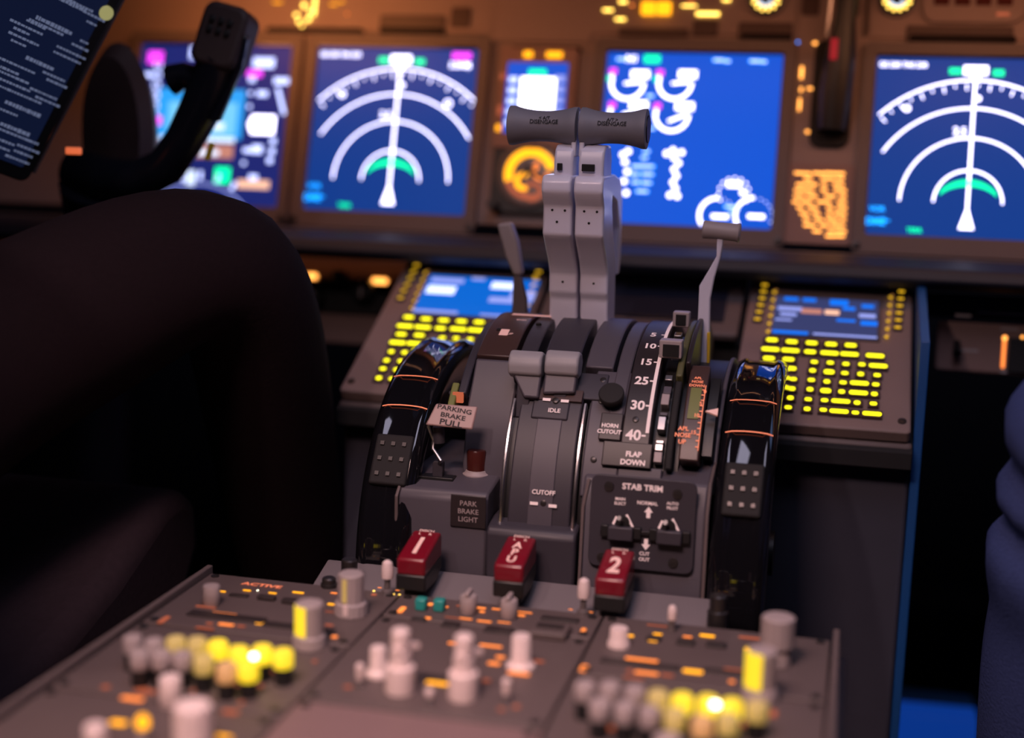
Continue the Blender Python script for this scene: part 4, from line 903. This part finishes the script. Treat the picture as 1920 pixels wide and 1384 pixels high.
# centre column
fp = radio('fire_control_panel', X1, X2, -.040, .006, 'fire protection panel behind the three red handles')
wx = radio('cargo_radar_panel', X1, X2, -.185, -.042, 'centre panel crowded with stacked pale knobs and orange legends')
bk = radio('blank_panel', X1, X2, -.40, -.187, 'plain brownish blank panel at the bottom of the centre column', 'blank_plate')
fz = .0006
lit(fp, [(753, 1143, .004, .012, 'orange'), (807, 1133, .0035, .005, 'orange'), (838, 1138, .0022, .0025, 'orange'), (802, 1159, .0045, .004, 'orange'), (902, 1140, .007, .003, 'orange'), (904, 1147, .004, .003, 'orange'), (930, 1142, .006, .0022, 'orange'), (862, 1136, .005, .0022, 'orange_dim'), (982, 1148, .012, .0018, 'orange'), (978, 1154, .005, .003, 'orange'),
   (1070, 1143, .003, .0015, 'orange'), (1108, 1148, .003, .0015, 'orange'), (1093, 1183, .003, .010, 'orange')])
lit(wx, [(850, 1158, .012, .0016, 'orange_dim'), (873, 1160, .009, .0022, 'orange'), (908, 1165, .010, .0026, 'orange'), (945, 1167, .009, .0018, 'orange'), (848, 1206, .006, .0035, 'orange'), (920, 1211, .015, .0035, 'orange'), (938, 1232, .006, .004, 'orange'), (926, 1244, .008, .0045, 'orange'), (1010, 1240, .007, .004, 'orange_dim'), (972, 1263, .014, .004, 'orange'),
   (820, 1281, .014, .0045, 'amber'), (912, 1276, .005, .004, 'orange_dim'), (968, 1325, .004, .005, 'orange_dim'), (652, 1288, .005, .004, 'orange_dim'), (940, 1330, .004, .004, 'orange_dim')])
win(wx, 845, 1173, .012, .010); win(wx, 935, 1183, .019, .011); win(fp, 785, 1163, .010, .006); win(fp, 1050, 1163, .026, .008); win(wx, 815, 1272, .016, .006)
u, v = loc(wx, 1030, 1190); m = MB(); m.prism(rrect(u-.013, u+.013, v-.011, v+.011, .002), 0, .005, 'aft_panel'); f_ = m.build('hooded_window', wx, bev=.001); MB().box(u-.009, u+.009, v-.002, v+.006, .005, .0056, 'aft_dark').build('window_glass', f_)
for px in (790, 824):
    u, v = loc(fp, px, 1143 if px < 800 else 1145); b = MB().box(u-.0038, u+.0038, v-.004, v+.004, 0, .0085, 'teal_cap').build('teal_button', fp, bev=.0012)
for px, py in ((878, 1150), (954, 1158)):
    k = knob(fp, px, py, .0062, .013, 'knob_grey', top=None, name='selector_knob')
    u, v = loc(fp, px, py); MB().box(u-.0016, u+.0016, v-.006, v+.006, .013, .0165, 'knob_grey').build('knob_bar', k, bev=.0008)
def stack(px, py):
    u, v = loc(wx, px, py); T = Matrix.Translation((u, v, 0))
    o = MB().lathe([(.0088, 0), (.0090, .001), (.0088, .0155), (.0080, .0165)], 'knob_white', 32, T).build('stacked_knob', wx)
    MB().lathe([(.0062, .016), (.0060, .0255), (.0055, .026)], 'knob_white', 28, T).build('middle_knob', o)
    MB().prism([(-.003, -.0066), (.003, -.0066), (.0035, .002), (.010, .006), (.002, .008), (-.004, .006)], .0255, .029, 'knob_white', T=T).build('pointer_vane', o, bev=.0006)
    MB().lathe([(.0048, .028), (.0056, .029), (.0055, .0375), (.0044, .0385)], 'knob_white', 28, T, flute=.04).build('top_knob', o)
stack(750, 1296); stack(868, 1308)
knob(wx, 709, 1266, .0052, .018, 'knob_white', skirt=.0078); knob(wx, 976, 1252, .0062, .021, 'knob_white', skirt=.0092)
for px, py, h in ((675, 1287, .013), (949, 1316, .013), (805, 1320, .008)):
    u, v = loc(wx, px, py); b = MB().lathe([(.0030, 0), (.0026, .002), (.0015, .0025), (.0014, .006)], 'steel', 14, Matrix.Translation((u, v, 0))).build('toggle_shaft', wx)
    MB().lathe([(.0018, .004), (.0024, .006), (.0025, h), (.0015, h+.0012)], 'knob_white', 14, Matrix.Translation((u, v, 0))).build('toggle_cap', b)
# right column
vr = radio('radio_tuning_panel', X2, X3, -.100, .006, 'right radio tuning panel, frontmost of the right column, with one tall bare knob')
lit(vr, [(1182, 1192, .0045, .0035, 'amber'), (1233, 1189, .006, .0028, 'amber'), (1224, 1202, .006, .0028, 'amber'), (1289, 1194, .006, .0028, 'orange'), (1326, 1192, .010, .004, 'amber'), (1410, 1217, .010, .004, 'amber'), (1203, 1237, .021, .0042, 'orange'), (1180, 1257, .004, .004, 'orange_dim'), (1212, 1262, .015, .0042, 'orange'), (1251, 1266, .008, .0040, 'orange_dim'), (1188, 1271, .013, .003, 'orange_dim'),
   (1299, 1259, .0125, .0055, 'amber'), (1375, 1256, .012, .004, 'orange_dim'), (1372, 1278, .0035, .004, 'orange'), (1095, 1253, .0045, .011, 'orange'), (1232, 1173, .014, .002, 'orange_dim'), (1405, 1196, .014, .004, 'orange_dim')])
for px, py, w_, d_ in ((1226, 1200, .010, .007), (1286, 1207, .012, .008), (1343, 1212, .013, .008)): win(vr, px, py, w_, d_, name='push_key', h=.002)
win(vr, 1200, 1247, .050, .007); win(vr, 1365, 1262, .03, .006)
knob(vr, 1160, 1211, .0062, .0125, 'knob_white', skirt=.0075)
knob(vr, 1455, 1246, .0090, .013, 'knob_grey', top=(.0107, .019), name='tuning_knob')
k = knob(vr, 1424, 1312, .0108, .0085, 'knob_grey', top=(.0092, .023), name='tuning_knob')
u, v = loc(vr, 1424, 1312)
MB().prism([(.0098*math.cos(R(a)), .0098*math.sin(R(a))) for a in range(175, 276, 10)]+[(.0092*.9*math.cos(R(a)), .0092*.9*math.sin(R(a))) for a in range(275, 174, -10)], .009, .031, 'yellow_lit', T=Matrix.Translation((u, v, 0))).build('lit_face', k)
for px, py in ((1093, 1152), (1259, 1184)):
    T_ = fp if px < 1100 else vr
    u, v = loc(T_, px, py); z_ = 1 if px < 1100 else .7; m = MB(); m.lathe([(.0045*z_, 0), (.0040*z_, .003), (.0022, .004*z_), (.0020, .013*z_)], 'bezel', 18, Matrix.Translation((u, v, 0))); sw = m.build('toggle_shaft', T_)
    MB().lathe([(.0040*z_, .012*z_), (.0044*z_, .014*z_), (.0042*z_, .021*z_), (.0034*z_, .0245*z_), (.0015, .026*z_)], 'knob_white', 22, Matrix.Translation((u, v, 0))).build('toggle_cap', sw)
ar = radio('audio_control_panel', X2, X3, -.212, -.102, 'right audio panel, its key rows lit yellow only toward the right')
def Z8(x, y): return 1040+x/3.4286, 1080+y/3.4286
audio(ar, [(*Z8(x, y), m) for x, y, m in ((195, 745, KW), (355, 750, KW), (515, 775, KW), (665, 805, KH), (820, 825, KY), (985, 840, KY), (1140, 862, KY), (1300, 875, KH))],
      [(*Z8(x, y), m) for x, y, m in ((290, 865, KW), (450, 885, KW), (610, 910, KW), (772, 925, KH), (950, 975, 'tan_lit'), (1115, 960, KH))], None)
u, v = loc(ar, 1341, 1323, .02); MB().lathe([(.0024, 0), (.0024, .002)], 'white_hot', 12, Matrix.Translation((u, v, .0195))).build('bulb', ar)
lit(ar, [(1450, 1338, .004, .010, 'orange_dim'), (1145, 1365, .006, .006, 'orange_dim'), (1245, 1378, .006, .004, 'orange_dim'), (1392, 1358, .004, .006, 'orange_dim')])
br = radio('light_control_panel', X2, X3, -.36, -.214, 'bare right panel just below the right audio panel')
knob(br, 1250, 1420, .008, .012, 'knob_grey')
# ------------------------------------------------------------------ fire handles
def handle(px, py, label, txt, sz):   # px, py: top front edge centre of the red block
    P = atY(px, py, .004); root = thing('fire_switch', (P.x, .02, 0), label, 'handle', 'engine and APU fire handles')
    z0 = P.z
    h = MB().prism([(-.018, z0-.013), (-.019, z0-.001), (-.0165, z0+.0005), (.021, z0+.009), (.024, z0+.006), (.024, z0-.010)], -.0105, .0105, 'red_plastic', 'x').build('red_grip', root, bev=.0020, seg=3)
    MB().prism([(-.0185, z0-.024), (-.0185, z0-.012), (.023, z0-.009), (.023, z0-.018), (.010, z0-.024)], -.0110, .0110, 'black', 'x').build('grip_base', root, bev=.0015)
    MB().box(-.0070, .0075, -.010, .010, .0, z0-.022, 'black').build('shaft', root, bev=.001)
    fn = lambda x, y, z: (x, -.0165+y, z0+.0009+y*.0085/.0375)
    if len(txt) == 1: MB().text(txt, 0, .015, sz, 'pink_ink', fn=fn, bold=.035, sx=.62).build('lettering', h, smooth=False)
    else:
        for k, ch in enumerate(txt): MB().text(ch, 0, .0245-k*.0095, .0115, 'pink_ink', fn=fn, bold=.03, sx=.85).build('lettering', h, smooth=False)
    MB().text('DISCH\nL     R', 0, .0345, .0040, 'pink_ink', fn=fn, bold=.02).build('lettering', h, smooth=False)
handle(772, 1046, 'leftmost red fire handle, marked with a large 1', '1', .030)
handle(955, 1058, 'middle red fire handle, marked APU down its top', 'APU', .011)
handle(1145, 1084, 'rightmost red fire handle, marked with a large 2', '2', .028)
# ------------------------------------------------------------------ control wheel and column
O = atY(200, 335, .28)
cw = thing('steering_yoke', Matrix.Translation(O), 'black control wheel horn with thumb switch grip before the leftmost display', 'control wheel')
g = lambda px, py, Y=.28: atY(px, py, Y)-O
MB().tube([g(140, 318, .29), g(200, 338), g(262, 338), g(312, 312), g(346, 262), g(372, 212), g(396, 160), g(416, 112)], [.020, .021, .019, .018, .0175, .0185, .020, .021], 'yoke_black', 24).build('horn', cw)
c = g(424, 72); T = Matrix.Translation(c) @ Matrix.Rotation(R(14), 4, 'Y') @ Matrix.Rotation(R(-12), 4, 'X')
hd = MB().prism(rrect(-.022, .021, -.030, .028, .011, 6), -.016, .018, 'yoke_brown', 'y', T=T).build('grip_head', cw, bev=.005, seg=4)
for i in range(3):
    for j in range(2): MB().cbox((-.010+i*.0085, -.0172, .002+j*.009), (.005, .003, .006), 'black', T=T).build('switch_cap', hd, bev=.001)
MB().tube([g(402, 165), g(370, 150), g(345, 142), g(322, 150)], [.017, .012, .012, .014], 'yoke_black', 18).build('thumb_spur', cw)
MB().prism([(g(*p)[0], g(*p)[2]) for p in ((462, 64), (474, 70), (462, 130), (420, 228), (400, 226), (440, 150))][::-1], -.012, -.004, 'yoke_black', 'y').build('trigger_blade', cw, bev=.002)
MB().tube([g(388, 300, .262), g(398, 268, .262)], .003, 'yellow_paint', 8).build('yellow_mark', cw)
MB().lathe([(.0, -.02), (.035, -.018), (.042, 0), (.035, .018), (0, .02)], 'yoke_brown', 32, Matrix.Translation(g(225, 250, .32)) @ Matrix.Diagonal((.85, 1, 2.0, 1)) @ Matrix.Rotation(math.pi/2, 4, 'X')).build('hub_pad', cw)
MB().tube([g(185, 345, .29), g(188, 420, .31), g(190, 520, .33), g(190, 900, .40), (g(190, 900, .40)[0], .15, -.5-O.z+.01)], [.036, .032, .030, .030, .034], 'yoke_black', 24).build('column', cw)
MB().cbox(g(138, 283, .19), (.014, .004, .006), 'orange_ink').build('clip_glint', cw, bev=.001)  # small clip piece, its orange reflection put in as glowing colour
# ------------------------------------------------------------------ tablet clipped beside the wheel
BR = atY(50, 345, .16)
FT = Frame(BR, (.465, .115, .878), (.45, .84, -.348))
tb = thing('tablet', FT.mtx(), 'tilted dark tablet showing rows of small text at the top left corner', 'tablet')
W_, H_ = .105, .27
MB().prism(rrect(-W_, 0, 0, H_, .008), -.008, 0, 'black').build('case', tb, bev=.0015)
MB().prism(rrect(-W_+.008, -.010, .012, H_-.012, .002), 0, .0005, 'tablet_screen').build('screen', tb)
m = MB(); rnd = random.Random(3)
def tl(px, py, wd, mm='tablet_text', h=.0019):
    u, v = FT.uv(px, py, .0008); sg = []; x = u-wd/2
    while x < u+wd/2:
        q = rnd.uniform(.0012, .004); m.rect(x+q/2, v, q, h*rnd.uniform(.8, 1.15), mm, .0008); x += q+.0006
for px, py, wd in ((85, 50, .030), (66, 45, .016), (50, 51, .030), (40, 58, .014), (45, 73, .028), (33, 80, .012), (150, 10, .022), (175, 30, .020), (172, 44, .010), (158, 79, .008), (148, 88, .014), (132, 98, .026), (126, 108, .026),
                   (30, 122, .032), (15, 131, .014), (22, 143, .026), (20, 156, .036), (25, 172, .05), (100, 143, .020), (105, 156, .018), (82, 176, .026), (88, 190, .022), (10, 208, .02), (25, 252, .03), (8, 265, .02), (60, 266, .012), (50, 278, .018), (42, 288, .016), (32, 299, .022), (5, 278, .012)): tl(px, py, wd)
for px, py, wd in ((102, 48, .034), (135, 8, .026), (75, 119, .026), (40, 203, .03), (27, 242, .026)): tl(px, py, wd, h=.0032)
def trow(u, v, wd):
    x = u
    while x < u+wd: q = rnd.uniform(.0012, .004); m.rect(x+q/2, v, q, .0019, 'tablet_text', .0008); x += q+.0006
for k in range(9):
    v = .192+k*.007
    if k % 4 == 0: trow(-.068, v, .026)
    else: trow(-.092, v, rnd.uniform(.014, .03)); trow(-.034, v, rnd.uniform(.010, .018))
m.build('text_rows', tb, smooth=False)
u, v = FT.uv(200, 25, .002); MB().lathe([(.006, -.004), (.006, .002), (.005, .003)], 'olive_dot', 20, Matrix.Translation((u, v, 0))).build('corner_lamp', tb)
MB().tube([(.004, .01, -.006), (.004, .18, -.006), (.008, H_, -.006)], .002, 'grey_trim', 8).build('holder_edge', tb)
# ------------------------------------------------------------------ seats
def seat(xc, s, label, m='seat_cloth'):
    t = thing('pilot_seat', (xc, -.1, -.5), label, 'seat', 'pilot seats')
    q = lambda pts: [(y+.1, z+.5) for y, z in pts]
    MB().prism(q([(-.38, -.10), (-.38, -.06), (-.10, -.05), (.02, -.015), (.10, .02), (.135, .025), (.165, .008), (.17, -.035), (.13, -.09), (-.1, -.13)]), -.22, .22, m, 'x').build('cushion', t, bev=.02, seg=5)
    MB().prism(q([(-.38, -.08), (-.50, .62), (-.58, .62), (-.48, -.10)]), -.22, .22, m, 'x').build('backrest', t, bev=.025, seg=4)
    MB().box(-.15, .15, -.25, .15, 0, .40, 'black_matte').build('seat_base', t, bev=.01)
    for sx in (-1, 1): MB().prism(q([(-.42, -.22), (-.42, -.12), (-.10, -.05), (-.05, -.07), (-.05, -.12)]), sx*.235-.014, sx*.235+.014, 'seat_cloth', 'x').build('side_bolster', t, bev=.006, seg=3)
mat('seat_cloth', (.035, .023, .028), .9, noise=.2, scale=180, bump=.2, spec=.1)
seat(-.525, -1, 'dark mauve cloth seat at the left, its front corner showing beside the pedestal')
# ------------------------------------------------------------------ people
def person(pts, edges, root, label, mats, fingers=None, hair=None):
    names = list(pts); vs = [pts[n][0] for n in names]
    es = [(names.index(a), names.index(b)) for a, b in edges]
    me = bpy.data.meshes.new('person'); me.from_pydata([Vector(v) for v in vs], es, []); me.update()
    o = bpy.data.objects.new('person', me); COL.objects.link(o)
    sk = o.modifiers.new('skin', 'SKIN'); sk.use_smooth_shade = True; sk.branch_smoothing = .6
    if not me.skin_vertices: me.attributes  # the layer is added below
    import bmesh
    bm = bmesh.new(); bm.from_mesh(me); ly = bm.verts.layers.skin.verify(); bm.verts.ensure_lookup_table()
    for i, n in enumerate(names):
        r = pts[n][1]; r = r if isinstance(r, tuple) else (r, r); bm.verts[i][ly].radius = r; bm.verts[i][ly].use_root = (n == root)
    bm.to_mesh(me); bm.free()
    ss = o.modifiers.new('sub', 'SUBSURF'); ss.levels = 2; ss.render_levels = 2
    dg = bpy.context.evaluated_depsgraph_get(); nm = bpy.data.meshes.new_from_object(o.evaluated_get(dg))
    o.modifiers.clear(); o.data = nm; bpy.data.meshes.remove(me)
    for k in mats[0]: nm.materials.append(MATS[k])
    for p in nm.polygons: p.use_smooth = True; p.material_index = mats[1](p.center)
    tag(o, label, 'person'); return o
def body(xc, sgn, kn, kf, lab, cloth):
    # sgn: side of the inboard leg; kn, kf: knee, shin and ankle of inboard and outboard legs
    P = {}; E = []; HP = []
    def chain(prev, items):
        for n, p, r in items: P[n] = (p, r); E.append((prev, n)) if prev else None; prev = n
    chain(None, [('pelvis', (xc, -.27, .06), (.15, .10))])
    chain('pelvis', [('waist', (xc, -.29, .20), (.13, .095)), ('chest', (xc, -.33, .36), (.155, .11)), ('upchest', (xc, -.35, .46), (.13, .09)), ('neck', (xc, -.34, .56), .05), ('head0', (xc, -.32, .63), (.068, .075)), ('head1', (xc, -.31, .70), (.075, .09)), ('head2', (xc, -.315, .765), (.06, .07))])
    chain('head0', [('nose', (xc, -.235, .665), .012)])
    for k, (leg, sg) in enumerate(((kn, sgn), (kf, -sgn))):
        L = leg; chain('pelvis', [('hip%d' % k, (xc+sg*.09, -.22, .07), .085)]+[('l%d_%d' % (k, i), p, r) for i, (p, r) in enumerate(L)])
        sh = Vector((xc+sg*.19, -.36, .44)); el = Vector((xc+sg*.26, -.30, .20)); wr = Vector((xc+sg*.08, -.16, .245)); HP += [wr+Vector((0, .02*q, -.003*q)) for q in range(8)]
        chain('upchest', [('sh%d' % k, sh, .062), ('ua%d' % k, (sh+el)/2, .050), ('el%d' % k, el, .042), ('fa%d' % k, (el+wr)/2, .036), ('wr%d' % k, wr, (.026, .019)), ('pm%d' % k, wr+Vector((0, .045, -.005)), (.036, .015)), ('pk%d' % k, wr+Vector((0, .075, -.012)), (.038, .012))])
        for f in range(4):
            b = wr+Vector(((f-1.5)*.019, .092, -.016)); l_ = (.030, .034, .031, .024)[f]
            chain('pk%d' % k, [('f%d%d0' % (k, f), b, .008), ('f%d%d1' % (k, f), b+Vector((0, l_, -.006)), .0078), ('f%d%d2' % (k, f), b+Vector((0, l_*1.75, -.022)), .0065)])
        b = wr+Vector((-sg*.03, .03, -.004)); chain('pm%d' % k, [('t%d0' % k, b, .0095), ('t%d1' % k, b+Vector((-sg*.022, .03, -.006)), .0085), ('t%d2' % k, b+Vector((-sg*.026, .055, -.016)), .0075)])
    def mi(c):
        if c.z > .545: return 1
        if c.y > -.165 and min((c-h).length for h in HP) < .042: return 1
        return 0
    o = person(P, E, 'pelvis', lab, ((cloth, 'skin'), mi))
    h = MB().lathe([(.001, .0), (.085, .0), (.093, .04), (.085, .085), (.055, .115), (.02, .125)], 'hair', 32, Matrix.Translation((xc, -.335, .685)) @ Matrix.Rotation(R(14), 4, 'X') @ Matrix.Diagonal((.93, 1.08, 1, 1)))
    h.build('hair', o)
    return o
body(-.50, 1, [((-.39, -.06, .145), .080), ((-.290, .075, .215), .072), ((-.252, .125, .218), .068), ((-.250, .165, .14), .060), ((-.262, .24, -.01), .056), ((-.268, .34, -.22), .048), ((-.275, .40, -.40), .040), ((-.275, .49, -.455), .034)],
     [((-.60, -.04, .10), .08), ((-.66, .10, .13), .07), ((-.66, .20, .0), .056), ((-.65, .34, -.25), .046), ((-.65, .40, -.41), .040), ((-.65, .49, -.455), .034)],
     'person seated at the left in dark trousers, knee raised in front of the leftmost display', 'trouser')
body(.60, -1, [((.52, -.08, .10), .085), ((.430, .02, .165), .070), ((.402, .070, .160), .064), ((.390, .085, .135), .076), ((.400, .092, .112), .056), ((.392, .10, .088), .077), ((.402, .106, .065), .057), ((.392, .112, .043), .077), ((.402, .125, .010), .070), ((.405, .14, -.03), .076), ((.410, .155, -.08), .080), ((.415, .19, -.18), .078), ((.41, .26, -.32), .062), ((.41, .32, -.42), .045), ((.41, .41, -.455), .034)],
     [((.70, -.06, .10), .08), ((.78, .06, .12), .07), ((.78, .20, -.02), .056), ((.78, .34, -.28), .046), ((.78, .38, -.42), .040), ((.78, .47, -.455), .034)],
     'person in dark blue soft fleece clothing, folded at the knee, cut by the right edge', 'blue_fleece')
seat(.62, 1, 'dark mauve cloth seat behind the person in blue at the right')
